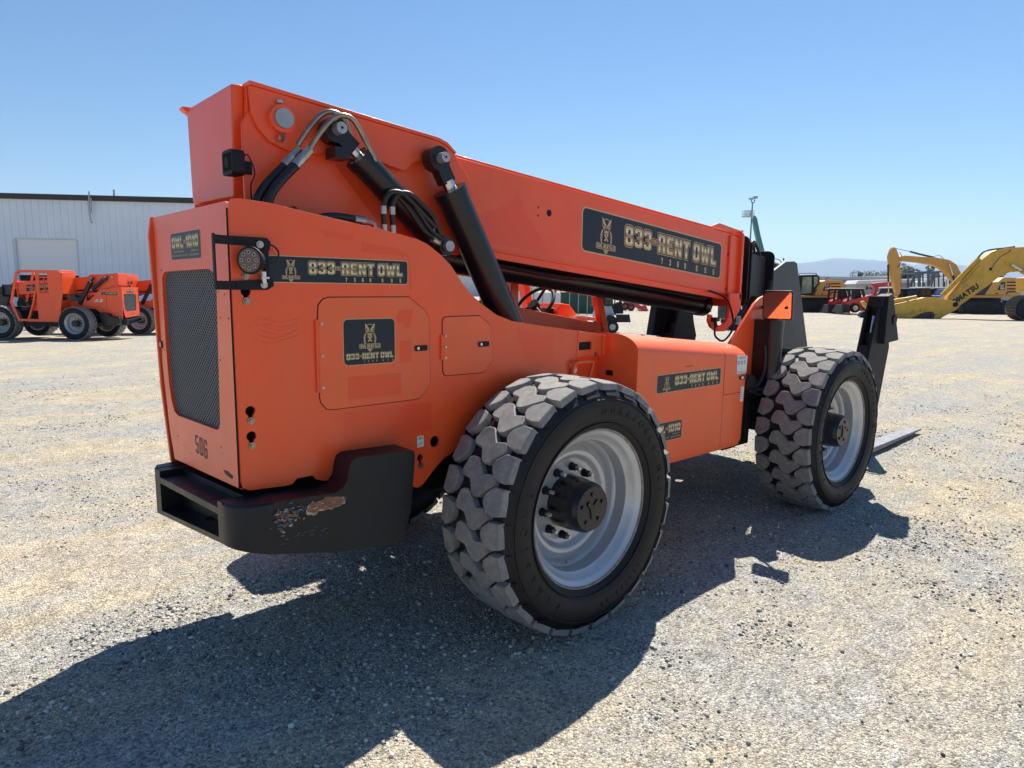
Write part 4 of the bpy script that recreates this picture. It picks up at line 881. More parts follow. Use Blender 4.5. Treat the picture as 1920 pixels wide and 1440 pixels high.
def mpl(pts, d0, d1, m):
    n = len(pts); uz = ax.cross(nn).normalized(); uz = uz if uz.z > 0 else -uz; V = [mc+ax*u+uz*v+nn*d0 for u, v in pts]+[mc+ax*u+uz*v+nn*d1 for u, v in pts]
    g.add(V, [tuple(range(n)), tuple(range(2*n-1, n-1, -1))]+[((i+1) % n, i, n+i, n+(i+1) % n) for i in range(n)], m)
mpl(pts, -.03, .0, 0)
MI = part(g, "mirror", [BLACK, ORANGE], bevel=.003)
g = G(); mpl(rrect(-.102, -.098, .102, .098, .014, 4), .0008, .003, 0); sub(g, "mirror_glass", MIRROR, MI)
g = G(); g.tube([(2.36, .24, 1.60), (2.45, .35, 1.58), (2.54, .50, 1.58), (2.6, .56, 1.6)], .012, 8); sub(g, "mirror_arm", BLACK, MI, smooth=50)
# --- boom head and fork carriage
HX = .55
g = G(); g.plate([(3.62, 1.99), (3.78, 2.0), (3.84, 1.985), (4.22, 1.10), (4.24, .62), (3.85, .50), (3.62, .55), (3.58, 1.1), (3.42, 1.55), (3.36, 1.72), (3.40, 1.90)], .90, .93)
g.plate([(3.62, 1.99), (3.78, 2.0), (3.84, 1.985), (4.22, 1.10), (4.24, .62), (3.85, .50), (3.62, .55), (3.58, 1.1), (3.42, 1.55), (3.36, 1.72), (3.40, 1.90)], 1.15, 1.18); g.box(3.5, 3.66, .93, 1.15, 1.0, 1.9)
HEAD = part(g, "boom_head", DKGREY, bevel=.004)
g = G(); g.plate([(4.05, .95), (4.9, .62), (5.02, .35), (4.9, .22), (4.05, .45)], .93, 1.15); g.box(5.0, 5.06, .52, 1.75, .92, .99); g.box(5.0, 5.06, .52, 1.75, .12, .22)
for y in (.53, .85, 1.3, 1.69): g.box(5.0, 5.05, y, y+.06, .2, .95)
g.tube([(5.0, .55, .98), (4.98, .6, 1.03), (5.0, .8, 1.07), (5.0, 1.05, 1.08), (5.0, 1.5, 1.08), (5.0, 1.72, 1.0)], .016, 8)
CAR = part(g, "fork_carriage", BLACKM, bevel=.005)
for y in (.60, 1.40):
    g = G(); g.hexa([(5.07, y-.08, .03), (6.74, y-.03, .05), (6.74, y+.13, .05), (5.07, y+.08, .03), (5.07, y-.08, .085), (6.76, y-.02, .066), (6.76, y+.12, .066), (5.07, y+.08, .085)])
    g.box(5.065, 5.11, y-.075, y+.075, .088, .98); part(g, "fork", mat("worn_fork_steel", (.17, .17, .18), .5, .4, var=.3, vscale=8), bevel=.005)
# --- stabilisers at the front corners
def stab(y0, s):
    g = G(); ys = sorted((y0, y0+s*(.11 if s > 0 else .16)))
    yo0, yo1 = (ys[0]-.03, ys[0]) if s > 0 else (ys[1], ys[1]+.03)
    g.plate([(3.60, 1.55), (3.52, 1.30), (3.35, .80), (3.40, .60), (3.75, .60), (3.84, .95), (3.92, 1.25), (3.86, 1.40), (3.80, 1.66), (3.66, 1.66)], ys[0], ys[0]+.02)
    g.plate([(3.60, 1.55), (3.52, 1.30), (3.35, .80), (3.40, .60), (3.75, .60), (3.84, .95), (3.92, 1.25), (3.86, 1.40), (3.80, 1.66), (3.66, 1.66)], ys[1]-.02, ys[1])
    g.box(3.50, 3.56, ys[0]+.02, ys[1]-.02, .62, 1.28); g.hexa([(3.66, ys[0]+.021, .95), (3.70, ys[0]+.021, .95), (3.70, ys[1]-.021, .95), (3.66, ys[1]-.021, .95), (3.70, ys[0]+.021, 1.62), (3.74, ys[0]+.021, 1.62), (3.74, ys[1]-.021, 1.62), (3.70, ys[1]-.021, 1.62)]); g.cyl((3.60, (ys[0]+ys[1])/2, .95), (3.63, (ys[0]+ys[1])/2, 1.38), .045, 16); 
    o = part(g, "stabiliser", BLACKM, bevel=.004); o.location.x -= 0 if s > 0 else .18
    g = G(); g.hexa([(3.66, yo0-.02, 1.29), (3.98, yo0-.02, 1.31), (3.98, yo1+.05, 1.31), (3.66, yo1+.05, 1.29), (3.66, yo0-.02, 1.69), (3.76, yo0-.02, 1.71), (3.76, yo1+.05, 1.71), (3.66, yo1+.05, 1.69)]); g.box(3.61, 3.66, yo0+.01, yo1+.09, 1.60, 1.69)
    if s < 0: g = G(); g.hexa([(3.36, yo0, 1.22), (3.66, yo0, 1.22), (3.66, yo1+.05, 1.22), (3.36, yo1+.05, 1.22), (3.44, yo0, 1.62), (3.66, yo0, 1.62), (3.66, yo1+.05, 1.62), (3.44, yo1+.05, 1.62)])
    g.cyl((3.83, yo0-.0201, 1.49), (3.83, yo0-.03, 1.49), .045, 20)
    sub(g, "stabiliser_foot", BLACKM, o, bevel=.012); return o
stab(.06, 1); stab(2.05, -1)
g = G(); g.cyl((3.60, .115, 1.25), (3.66, .115, 1.52), .020, 14); g.tube([(3.62, .10, 1.2), (3.58, .08, 1.4), (3.63, .09, 1.52)], .007, 6); part(g, "stabiliser_ram", CHROME, smooth=40)

# --- cab on the left
cx0, cx1, cy0, cy1 = .68, 1.76, 1.42, 2.20
g = G()
g.plate([(cx0, 1.18), (cx0, 1.60), (.75, 1.585), (1.62, 1.45), (1.70, 1.44), (1.80, 1.15)], cy0, cy0+.03)
g.plate([(.66, .70), (.66, 1.55), (1.05, 1.50), (1.2, .95), (1.0, .70)], cy1-.03, cy1)
g.box(cx0, cx1+.1, cy0+.03, cy1-.03, .68, .72)
CAB = part(g, "cab", ORANGE, bevel=.004)
g = G()
def post(p, q, w=.035, d=.04): 
    (x0, y0, z0), (x1, y1, z1) = p, q
    g.hexa([(x0-w, y0-d, z0), (x0+w, y0-d, z0), (x0+w, y0+d, z0), (x0-w, y0+d, z0), (x1-w, y1-d, z1), (x1+w, y1-d, z1), (x1+w, y1+d, z1), (x1-w, y1+d, z1)])
post((.715, 1.44, 1.55), (.715, 1.44, 2.34)); post((1.72, 1.44, 1.36), (1.42, 1.44, 2.30), .035, .03); post((.715, 2.17, .75), (.715, 2.17, 2.34)); post((1.62, 2.17, 1.30), (1.36, 2.17, 2.30)); post((1.62, 2.17, 1.32), (1.85, 2.17, .75))
post((1.12, 2.17, 1.5), (1.12, 2.17, 2.32), .02, .02)
g.box(.66, 1.44, 1.40, 2.21, 2.345, 2.40); g.box(.66, .70, 1.48, 2.13, .75, 1.50)
g.box(1.0, 1.15, 2.158, 2.182, .72, .80)
sub(g, "cab_frame", ORANGE, CAB, bevel=.006)
g = G(); g.cyl((.80, 1.7, 2.40), (.80, 1.7, 2.47), .05, 16); sub(g, "beacon", mat("amber_lens", (.8, .25, .03), .3), CAB, smooth=40)
g = G(); P0 = Vector((1.28, 1.80, 1.58)); d = Vector((-.75, 0, .66)).normalized(); x, y, z = frame(P0, P0+d)
g.tube([P0+(x*math.cos(R(a))+y*math.sin(R(a)))*.185 for a in range(0, 361, 12)], .014, 8, 1); 
for a in (30, 150, 270): g.cyl(P0, P0+(x*math.cos(R(a))+y*math.sin(R(a)))*.18-d*.0, .012, 8)
g.cyl(P0-d*.02, P0+d*.025, .045, 16); g.cyl(P0-d*.35, P0, .03, 12); g.cyl(P0+y*.17-d*.0, P0+y*.17+d*.06, .022, 10)
sub(g, "steering_wheel", BLACKM, CAB, smooth=50)
g = G(); g.hexa([(1.35, 1.50, 1.1), (1.75, 1.50, 1.1), (1.75, 2.1, 1.1), (1.35, 2.1, 1.1), (1.42, 1.50, 1.47), (1.72, 1.50, 1.42), (1.72, 2.1, 1.42), (1.42, 2.1, 1.47)])
g.plate([(1.42, 1.46), (1.40, 1.54), (1.45, 1.60), (1.54, 1.59), (1.68, 1.47)], 1.66, 1.90); g.box(1.395, 1.42, 1.70, 1.86, 1.48, 1.56, 1)
sub(g, "dashboard", [ORANGE, INK], CAB, bevel=.006)
g = G(); g.box(.85, 1.25, 1.55, 2.0, .95, 1.12); g.hexa([(.80, 1.55, 1.1), (.90, 1.55, 1.1), (.90, 2.0, 1.1), (.80, 2.0, 1.1), (.72, 1.55, 1.62), (.80, 1.55, 1.62), (.80, 2.0, 1.62), (.72, 2.0, 1.62)]); sub(g, "seat", BLACKM, CAB, bevel=.02)
# left flank: lower body, step, fuel tank and marks
g = G(); g.plate([(-.9, 1.95), (-.70, 1.93), (-.45, 1.72), (-.2, 1.50), (.60, 1.45), (.60, 1.18), (-.45, 1.18), (-.60, 1.05), (-.9, .98)], 1.60, 1.61)
sub(g, "flank_panel", ORANGE, BODY, bevel=.003)
g = G(); g.box(.75, 2.05, 1.60, 2.1, .50, .68); sub(g, "cab_step", BLACKM, CAB, bevel=.01)
LEFT = lambda u, v, t: (-u, 1.613+t, v)
decal(BODY, .72, 1.72, 1.36, 1.83, LEFT, "long", RC)
g = G(); block_text(g, "JLG", lambda u, v: (-u-.25*(v-1.45), 1.6125, v), .11, .33, .15, 0, .40, 1.45); o = sub(g, "maker_lettering", WHITE, BODY)
decal(BOOM, -2.4, 1.88, -.80, 2.15, lambda u, v, t: (-u, 1.4985+t, v-.0905*(-u-1.6)), "long", RC)
g = G()
bk = G()
for k, (dx, dy, rz) in enumerate(((0, 0, .2), (.05, -.09, -.15))):
    c, s_ = math.cos(rz), math.sin(rz); bx = [(1.52+dx, 1.60+dy), (1.70+dx, 1.60+dy), (1.70+dx, 1.72+dy), (1.52+dx, 1.72+dy)]
    bk.hexa([(x, y, 1.47-.1*(x-1.45)+.004+.015*k) for x, y in bx]+[(x, y, 1.50-.1*(x-1.45)+.015*k) for x, y in bx])
o = bk.build("manual", PAPER, None, bevel=.004); tag(o, "two crumpled off-white manuals lying on the cab dashboard of the foreground lift", "manual")

def explode(name, gap=.006):
    """one object per separate piece (pieces that touch stay together)"""
    for o in [q for q in bpy.data.objects if q.type == 'MESH' and q.name.split('.')[0] == name and not q.children]:
        me = o.data; n = len(me.vertices); par = list(range(n))
        def find(a):
            while par[a] != a: par[a] = par[par[a]]; a = par[a]
            return a
        for e in me.edges: par[find(e.vertices[0])] = find(e.vertices[1])
        co = np.array([v.co[:] for v in me.vertices]); root = np.array([find(i) for i in range(n)]); cl = []
        for r in np.unique(root): ix = np.where(root == r)[0]; cl.append([co[ix].min(0)-gap, co[ix].max(0)+gap, {int(r)}])
        ch = True
        while ch:
            ch = False
            for i in range(len(cl)):
                for j in range(i+1, len(cl)):
                    if (cl[i][0] <= cl[j][1]).all() and (cl[j][0] <= cl[i][1]).all():
                        cl[i] = [np.minimum(cl[i][0], cl[j][0]), np.maximum(cl[i][1], cl[j][1]), cl[i][2] | cl[j][2]]; del cl[j]; ch = True; break
                if ch: break
        if len(cl) < 2: continue
        for k, c in enumerate(cl):
            bm = bmesh.new(); bm.from_mesh(me); bm.verts.ensure_lookup_table(); bmesh.ops.delete(bm, geom=[v for v in bm.verts if int(root[v.index]) not in c[2]], context='VERTS')
            m2 = bpy.data.meshes.new(name); bm.to_mesh(m2); bm.free()
            for q in me.materials: m2.materials.append(q)
            d = o.copy(); d.data = m2; COL.objects.link(d)
        bpy.data.objects.remove(o)
for nm in ("decal_ghost", "hose_fitting", "panel_bolt", "pivot_pin", "axle", "warning_label", "bolt_hole", "bolt_socket", "maker_lettering", "hydraulic_hose", "steering_hose", "boom_hose", "steel_pipe", "paint_scrape"): explode(nm)
# ------------------------------------------------------------------ the yard behind
# two more of the same lift, parked by the warehouse
cgl = [None]
def extras(o):
    if cgl[0] is None:
        g = G(); g.plate([(2.05, 2.64), (.50, 2.64), (.40, 2.56), (.37, 1.80), (.40, 1.70), (.58, .70), (2.22, .70), (2.50, 1.42), (2.18, 2.55)], 2.20, 2.24, holes=[[(1.98, 2.54), (2.10, 2.48), (2.40, 1.42), (2.16, .79), (1.40, .79), (1.40, 2.54)], [(1.27, 2.52), (.93, 2.52), (.93, 1.78), (1.27, 1.78)]])
        g.box(.42, 2.06, 1.46, 2.199, 2.57, 2.64); g.box(.38, .42, 1.46, 2.199, 1.75, 2.5699); g.plate([(2.02, 2.56), (2.12, 2.50), (2.46, 1.42), (2.38, 1.42)], 1.46, 1.50); g.tube([(1.42, 2.22, 1.95), (1.8, 2.22, 2.0), (2.25, 2.22, 1.95)], .03, 6, 2)
        cgl[0] = [g.build("cab_cage", ORANGE, None, off=RC, bevel=.008)]
        g = G(); g.plate([(-1.50, .62), (-1.50, .88), (-1.12, .90), (-1.05, 1.02), (-.72, 1.05), (-.70, .95), (-.80, .52), (-1.0, .50)], 1.615, 1.80); cgl[0].append(g.build("counterweight_wing", BLACK, None, off=RC, bevel=.02))
        for q in cgl[0]: q.parent = o
    else:
        for q in cgl[0]: c = q.copy(); COL.objects.link(c); c.parent = o
def park(D, pxc, a_deg, label):
    P = Plane(D, pxc); yaw = P.yaw+math.pi-R(a_deg); c, s_ = math.cos(yaw), math.sin(yaw); lx, ly = -1.45, YL-RC[1]
    o = copy_tree(TH); o.location = (P.o.x-(c*lx-s_*ly), P.o.y-(s_*lx+c*ly), float(drop(P.o.x, P.o.y))); o.rotation_euler = (0, 0, yaw)
    tag(o, label, "telehandler", "orange telescopic forklifts parked by the white warehouse"); extras(o); return o
park(25.6, 134, 3, "complete small orange telescopic forklift with an open cab, in front of the white warehouse door")
park(29.8, 256, 3, "orange telescopic forklift farther back, mostly hidden behind the one parked by the warehouse door")

class Thing:
    """a thing of the yard standing in its own vertical plane; outlines in that plane get real depth"""
    def __init__(s, name, label, cat, D, pxc, phi=0, group=None):
        s.P = Plane(D, pxc, phi); s.o = empty(name, s.P.o, s.P.yaw); tag(s.o, label, cat, group); s.k = D/FPX
    def pts(s, *p): return s.P(*p)
    def poly(s, name, m, pts, y0, y1, bevel=0, parent=None, g=None):
        g = g or G(); g.plate(s.P(*pts), y0, y1)
        return g.build(name, m, parent or s.o, bevel=bevel)
    def wheel(s, px, py, rpx, y0, y1, m1=None, m2=None, name="wheel"):
        (a, z), = s.P((px, py)); r = rpx*s.k; m1 = m1 or TYRE; z = max(z, r); g = G(); n = 28; w_ = y1-y0
        g.lathe([(r*.55, 0), (r*.88, 0), (r, w_*.15), (r, w_*.85), (r*.88, w_), (r*.55, w_)], n, (a, y0, z))
        g.lathe([(r*.55, w_*.12), (r*.50, w_*.2), (r*.2, w_*.25), (r*.18, w_*.05), (0, w_*.05)], 20, (a, y0, z), mat=1)
        for i in range(14):
            t = 2*math.pi*i/14; c = (a+r*1.0*math.cos(t), z+r*1.0*math.sin(t)); u = (-math.sin(t), math.cos(t)); d = (math.cos(t), math.sin(t)); h = r*.04; b = r*.12
            q = [(c[0]+u[0]*x*b+d[0]*y*h, c[1]+u[1]*x*b+d[1]*y*h) for x, y in ((-1, -1), (1, -1), (1, .6), (-1, .6))]; g.plate(q, y0+w_*.12, y1-w_*.12)
        return g.build(name, [m1, m2 or RIM], s.o, smooth=35)
    def tube(s, name, m, pts, y, rpx, parent=None, g=None, sub=4):
        g = g or G(); g.tube([(a, y, z) for a, z in s.P(*pts)], rpx*s.k, 8, sub); return g.build(name, m, parent or s.o, smooth=50)
    def box(s, name, m, x0, y0, x1, y1, d0, d1, bevel=0, parent=None, ground=False):
        (a, zb), (b, zt) = s.P((x0, y1), (x1, y0)); g = G(); g.box(a, b, d0, d1, 0 if ground else max(zb, .02), zt); return g.build(name, m, parent or s.o, bevel=bevel)

# --- ribbed steel warehouse on the left
CLAD = mat("pale_steel_cladding", (.72, .79, .88), .5, .0, var=.05, vscale=.4)
T = Thing("warehouse", "large pale blue-grey ribbed steel warehouse with a roll-up door behind the parked forklifts", "warehouse", 46, 150, 6)
(a0, zd), (a1, _) = T.pts((24, 448), (145, 448)); zd = 4.55; (_, ztp), = T.pts((150, 366)); ztp -= 0; aL, aR = -36.0, 16.5
def ribs(a_, b_, z0, z1, y=0.0):
    g = G(); n = max(1, int((b_-a_)/.43)); w_ = (b_-a_)/n; pr = []
    for i in range(n):
        x = a_+i*w_
        for u, d in ((0, 0), (.80, 0), (.84, -.045), (.94, -.045), (.98, 0)): pr.append((x+u*w_, y+d))
    pr.append((b_, y)); k = len(pr)
    g.add([(x, yy, z0) for x, yy in pr]+[(x, yy, z1) for x, yy in pr], [(i, i+1, k+i+1, k+i) for i in range(k-1)]); return g
g = ribs(aL, a0, -1.6, ztp-.35); g.merge(ribs(a1, aR, -1.6, ztp-.35)); g.merge(ribs(a0, a1, zd, ztp-.35)); g.box(aL, aR, .06, 30, 0, ztp-.4) if False else None
wl = g.build("wall", CLAD, T.o)
g = G(); g.box(aR-.05, aR, .001, 30, -1.6, ztp-.35); g.box(aL, aL+.05, .001, 30, -1.6, ztp-.35); g.box(aL, aR, 29.9, 30, -1.6, ztp-.35); g.build("side_wall", CLAD, T.o)
g = G(); g.box(aL-.2, aR+.2, -.22, 30.2, ztp-.35, ztp); g.build("roof", mat("dark_bronze_trim", (.035, .03, .028), .6), T.o)
g = G(); n = 24
for i in range(n): g.box(a0+.16, a1-.08, .12, .15, zd-(i+1)*.098+.012, zd-i*.098)
g.box(a0+.16, a1-.08, .151, .16, zd-n*.098, zd)
dr = g.build("roller_door", mat("roller_door_grey", (.82, .85, .88), .5), T.o)
g = G(); g.box(a0-.02, a0+.16, -.02, .3, -1.6, zd+.02); g.box(a1-.08, a1+.02, -.02, .3, -1.6, zd+.02); g.box(a0+.161, a1-.081, -.02, .3, zd+.001, zd+.10); g.build("door_frame", mat("door_frame_grey", (.55, .60, .66), .5), T.o)
g = G(); g.box(a0+.16, a1-.08, .17, 6, -1.5, zd-.05); g.build("door_opening", DARK, T.o)
g = G(); p = T.pts((171, 360), (172, 395), (175, 416), (178, 418)); g.tube([(a, -.30, z) for a, z in p], .05, 8, 3); p = T.pts((175, 372), (176, 400)); g.tube([(a, -.32, z) for a, z in p], .04, 6, 1); g.build("downpipe", STEELG, T.o)
p = T.pts((211, 362), (211, 368)); g = G(); g.cyl((p[0][0], .2, ztp-.1), (p[0][0], .2, ztp+.45), .06, 8); g.build("roof_vent", STEELG, T.o)

# --- excavators
def track(T, px0, px1, py0, py1, y0, y1, m=TRACKM, name="track"):
    (a, zb), (b, zt) = T.pts((px0, py1), (px1, py0)); zt -= zb; zb = 0; h = zt/2; g = G(); n = 10; P = []
    for i in range(n+1): t = R(90+180*i/n); P.append((a+h+h*math.cos(t), h+h*math.sin(t)))
    for i in range(n+1): t = R(-90+180*i/n); P.append((b-h+h*math.cos(t), h+h*math.sin(t)))
    g.plate([(x, z) for x, z in P], y0+.06, y1-.06, mat=1)
    L = P+[P[0]]; acc = 0; step = .19
    for i in range(len(L)-1):
        d = Vector((L[i+1][0]-L[i][0], L[i+1][1]-L[i][1])); l = d.length
        if l < 1e-6: continue
        d /= l; nn_ = Vector((d.y, -d.x)); u = acc
        while u < l:
            c = Vector(L[i])+d*u; q = [c-d*.08-nn_*.01, c+d*.07-nn_*.01, c+d*.07+nn_*.035, c+d*.0+nn_*.035, c-d*.02+nn_*.07, c-d*.05+nn_*.07, c-d*.05+nn_*.035, c-d*.08+nn_*.035]
            g.plate([(v.x, v.y+.07) for v in q], y0, y1, mat=0); u += step
        acc = u-l
    for i in range(7): x = a+h+(b-a-2*h)*i/6; r = h*.8 if i in (0, 6) else h*.38; g.cyl((x, y0+.02, h if i in (0, 6) else h*.42), (x, y0+.059, h if i in (0, 6) else h*.42), r, 20, mat=2)
    return g.build(name, [m, DARK, BLACKM], T.o)
def digger(D, dx, phi, label, boompts=None, flip=1, stick=None):
    T = Thing("excavator", label, "excavator", D, 1540+dx, phi, "yellow excavators with black cabs"); X = lambda *p: [(x+dx, y) for x, y in p]
    return T, X
# first one, behind the boom head
T = Thing("excavator", "yellow excavator with a black glazed cab, just right of the foreground lift's dark boom head", "excavator", 59, 1540, 4, "yellow excavators")
def house(T, dx, dy, s=1.0, cx=1540, cy=583):
    F = lambda *p: [(cx+dx+(x-1540)*s, cy+dy+(y-583)*s) for x, y in p]
    hs = T.poly("engine_house", YELLOW, F((1527, 554), (1533, 543), (1541, 528), (1550, 525), (1578, 525.5), (1583, 529), (1584, 554)), 0, 2.7, .05)
    T.poly("upper_frame", YELLOW, F((1489, 554.5), (1585, 554.5), (1585, 558), (1489, 558)), -.05, 2.75, .03)
    cb = T.poly("cab", BLACKM, F((1490, 554), (1489, 548), (1494, 524), (1499, 516), (1533, 515), (1537, 519), (1537, 532), (1527, 546), (1525, 554)), -.02, 1.1, .04)
    T.poly("cab_window", GLASSL, F((1502, 551), (1505, 520), (1521, 519), (1521, 549)), -.05, -.021, parent=cb)
    T.poly("cab_window", GLASSL, F((1526, 539), (1526, 519), (1533, 519), (1533, 531)), -.05, -.021, parent=cb)
    for yy in (531, 536.5, 542, 547): T.poly("vent", DARK, F((1558, yy), (1575, yy), (1575, yy+2), (1558, yy+2)), -.02, -.001, parent=hs)
    g = G(); g.plate(T.pts(*F((1542, 545), (1549, 532), (1556, 531), (1555, 545))), -.02, -.001); g.build("maker_badge", INK, hs)
    g = G(); a_ = T.pts(*F((1547, 537), (1554, 537), (1545, 543), (1553, 543)))
    text(g, "CAT", lambda u, v: (u, -.024, v), (T.pts(*F((0+1540, 533.5)))[0][1]-T.pts(*F((1540, 537)))[0][1]), a_[1][0]-a_[0][0], bold=.03, u0=a_[0][0], v0=a_[0][1])
    text(g, "336", lambda u, v: (u, -.024, v), (T.pts(*F((1540, 539)))[0][1]-T.pts(*F((1540, 542.5)))[0][1]), (a_[1][0]-a_[0][0])*.9, bold=.03, u0=a_[0][0], v0=a_[2][1])
    g.build("badge_lettering", WHITE, hs)
    for px in (1540, 1556): T.poly("handle", DARK, F((px, 550), (px+3, 550), (px+3, 552), (px, 552)), -.02, -.001, parent=hs)
    rl = G()
    for q in (F((1500, 515), (1501, 512.5), (1530, 512.5), (1531, 515)), F((1548, 525), (1552, 521), (1556, 521))): rl.tube([(a, .1, z) for a, z in T.pts(*q)], .03, 6, 2)
    rl.build("handrail", BLACKM, T.o)
    T.poly("track_frame", BLACKM, F((1500, 558.5), (1575, 558.5), (1570, 577), (1500, 577)), .5, 2.2)
house(T, 0, 0)
track(T, 1482, 1562, 563, 583, -.5, .25, BLACKM); track(T, 1482, 1562, 563, 583, 2.45, 3.2, BLACKM)
bm_ = T.poly("boom", YELLOW, [(1380, 496), (1400, 490), (1445, 489), (1462, 489.5), (1478, 495), (1492, 505), (1503, 520), (1498, 530), (1490, 528), (1478, 512), (1460, 504), (1440, 503), (1390, 508)], 1.25, 1.75, .04)
T.tube("boom_ram", CHROME, [(1473, 497), (1480, 520), (1486, 535)], 1.15, 1.6)
T.tube("boom_hose", HOSE, [(1462, 488), (1468, 484), (1476, 486), (1482, 494)], 1.5, .7); T.tube("stick_ram", BLACK, [(1390, 470), (1440, 483), (1462, 488)], 1.5, 1.4)
g = G(); p = T.pts((1440, 499), (1452, 499)); text(g, "CAT", lambda u, v: (u, 1.245, v), .16, p[1][0]-p[0][0], bold=.03, u0=p[0][0], v0=p[0][1]); g.build("boom_lettering", WHITE, bm_)
T.poly("stick", YELLOW, [(1380, 470), (1388, 462), (1396, 476), (1398, 560), (1388, 562), (1378, 500)], 1.3, 1.7, .04)
# second one, its boom raised over the lying stick
T = Thing("excavator", "yellow excavator whose arm hangs straight down with its black-badged house at far right", "excavator", 60, 1860, 3, "yellow excavators")
hx = lambda x, y: (x, y)
hs = T.poly("engine_house", YELLOW, [(1846, 552), (1856, 530), (1866, 529), (1873, 528), (1880, 521.5), (1886, 520), (1913, 521), (1917, 526), (1915, 553), (1846, 553)], 0, 2.7, .05)
T.poly("upper_frame", YELLOW, [(1820, 553.5), (1916, 553.5), (1916, 558.5), (1820, 558.5)], -.05, 2.75, .03)
cb = T.poly("cab", BLACK, [(1812, 553), (1822, 520), (1850, 516), (1862, 530), (1846, 553)], -.02, 1.1, .04); T.poly("cab_window", GLASS, [(1822, 549), (1829, 524), (1846, 521), (1846, 546)], -.05, -.021, parent=cb)
for yy in (528, 534, 540.5, 546): T.poly("vent", DARK, [(1888, yy), (1908, yy), (1908, yy+2.4), (1888, yy+2.4)], -.02, -.001, parent=hs)
T.poly("maker_badge", INK, [(1870, 544), (1877, 529.5), (1885, 528.5), (1883, 544)], -.02, -.001, parent=hs)
g = G(); p = T.pts((1875, 537.5), (1882, 537.5), (1875, 542.3)); text(g, "CAT", lambda u, v: (u, -.024, v), .19, p[1][0]-p[0][0], bold=.03, u0=p[0][0], v0=p[0][1]); text(g, "336", lambda u, v: (u, -.024, v), .17, p[1][0]-p[0][0], bold=.03, u0=p[2][0], v0=p[2][1]); g.build("badge_lettering", WHITE, hs)
for px in (1867, 1886): T.poly("handle", DARK, [(px, 549), (px+3.5, 549), (px+3.5, 551.5), (px, 551.5)], -.02, -.001, parent=hs)
T.poly("track_frame", BLACKM, [(1810, 559), (1885, 559), (1885, 576), (1810, 576)], .5, 2.2)
track(T, 1799, 1890, 564, 586, -.5, .25, BLACKM); track(T, 1799, 1890, 564, 586, 2.45, 3.2, BLACKM)
T.poly("stick", YELLOW, [(1685, 480), (1690, 465), (1694, 461), (1699, 466), (1704, 480), (1706, 500), (1707, 530), (1706, 550), (1700, 556), (1693, 530), (1688, 505)], 1.3, 1.75, .04)
T.poly("boom", YELLOW, [(1702, 480), (1712, 478), (1740, 480), (1770, 481), (1798, 486), (1812, 495), (1820, 510), (1822, 530), (1810, 528), (1797, 514), (1785, 503), (1768, 496), (1740, 491), (1705, 488)], 1.2, 1.85, .04)
T.tube("stick_ram", CHROME, [(1697, 463.5), (1727, 470)], 1.5, .8, sub=1); T.tube("stick_ram_barrel", BLACK, [(1727, 470), (1745, 475), (1772, 481)], 1.5, 1.7, sub=1)
T.tube("bucket_ram", BLACK, [(1684.5, 495), (1685, 528)], 1.5, 1.7, sub=1); T.tube("bucket_ram_rod", CHROME, [(1685, 528), (1685.5, 548)], 1.5, .9, sub=1)
T.tube("boom_ram", CHROME, [(1796, 494), (1804, 518)], 1.1, 1.3, sub=1); T.tube("boom_ram_barrel", BLACK, [(1803, 516), (1808, 534)], 1.1, 2.3, sub=1)
T.tube("arm_hose", HOSE, [(1700, 500), (1706, 492), (1708, 480), (1704, 472)], 1.28, .6); T.tube("boom_hose", HOSE, [(1772, 480), (1782, 477), (1792, 484)], 1.5, .5); T.tube("linkage", YELLOWB, [(1683, 550), (1690, 553), (1700, 556), (1702, 562)], 1.5, 2.2)
# third: near one with its stick folded on the ground
T = Thing("excavator", "worn yellow excavator with its scratched stick folded flat on the gravel, right edge", "excavator", 47.0, 1800, -2, "yellow excavators")
st = T.poly("stick", YELLOWB, [(1636, 571), (1644, 572), (1672, 572.5), (1708, 565), (1735, 557.5), (1758, 558), (1786, 564), (1797, 567), (1801, 573), (1795, 580), (1760, 599), (1735, 599.5), (1690, 597.5), (1645, 594)], .0, .55, .04)
g = G(); (a, z), = T.pts((1744, 592)); g.cyl((a, -.02, z), (a, -.001, z), .30, 20); (a, z), = T.pts((1729, 595)); g.plate(T.pts((1705, 598.3), (1728, 587), (1742, 584), (1750, 598.5)), -.012, -.001)
for i in range(44):
    px = random.gauss(1712, 22); py = random.gauss(586, 6)
    if not (572 < py < 597 and 1676 < px < 1775): continue
    g.plate(T.pts((px, py), (px+random.uniform(1, 5), py-random.uniform(0, 1.2)), (px+random.uniform(1, 4), py+.5)), -.008-.0001*i, -.001)
g.build("grease_stain", mat("dark_grease", (.05, .042, .03), .6), st)
g = G(); (a, z), = T.pts((1744, 592)); g.cyl((a, -.07, z), (a, -.021, z), .09, 16); (a, z), = T.pts((1791, 571)); g.cyl((a, -.07, z), (a, -.001, z), .17, 16); g.build("pin", BLACKM, st, smooth=40)
T.poly("stick_side", YELLOWB, [(1760, 600), (1773, 598), (1800, 579), (1806, 572), (1798, 570), (1780, 584)], .56, .70, .03)
T.poly("bucket_link", YELLOWB, [(1617, 566), (1622, 564), (1637, 580), (1640, 588), (1634, 590)], .1, .4, .03); T.poly("link_end", BLACKM, [(1613, 593), (1616, 587), (1622, 583), (1634, 586), (1636, 596), (1620, 596)], .05, .5, .03)
T.tube("bucket_ram", YELLOWB, [(1632, 571), (1668, 566), (1700, 561), (1722, 557)], .25, 3.4, sub=1); T.tube("ram_bracket", BRASS, [(1702, 558), (1704, 567)], .1, 2.0, sub=1)
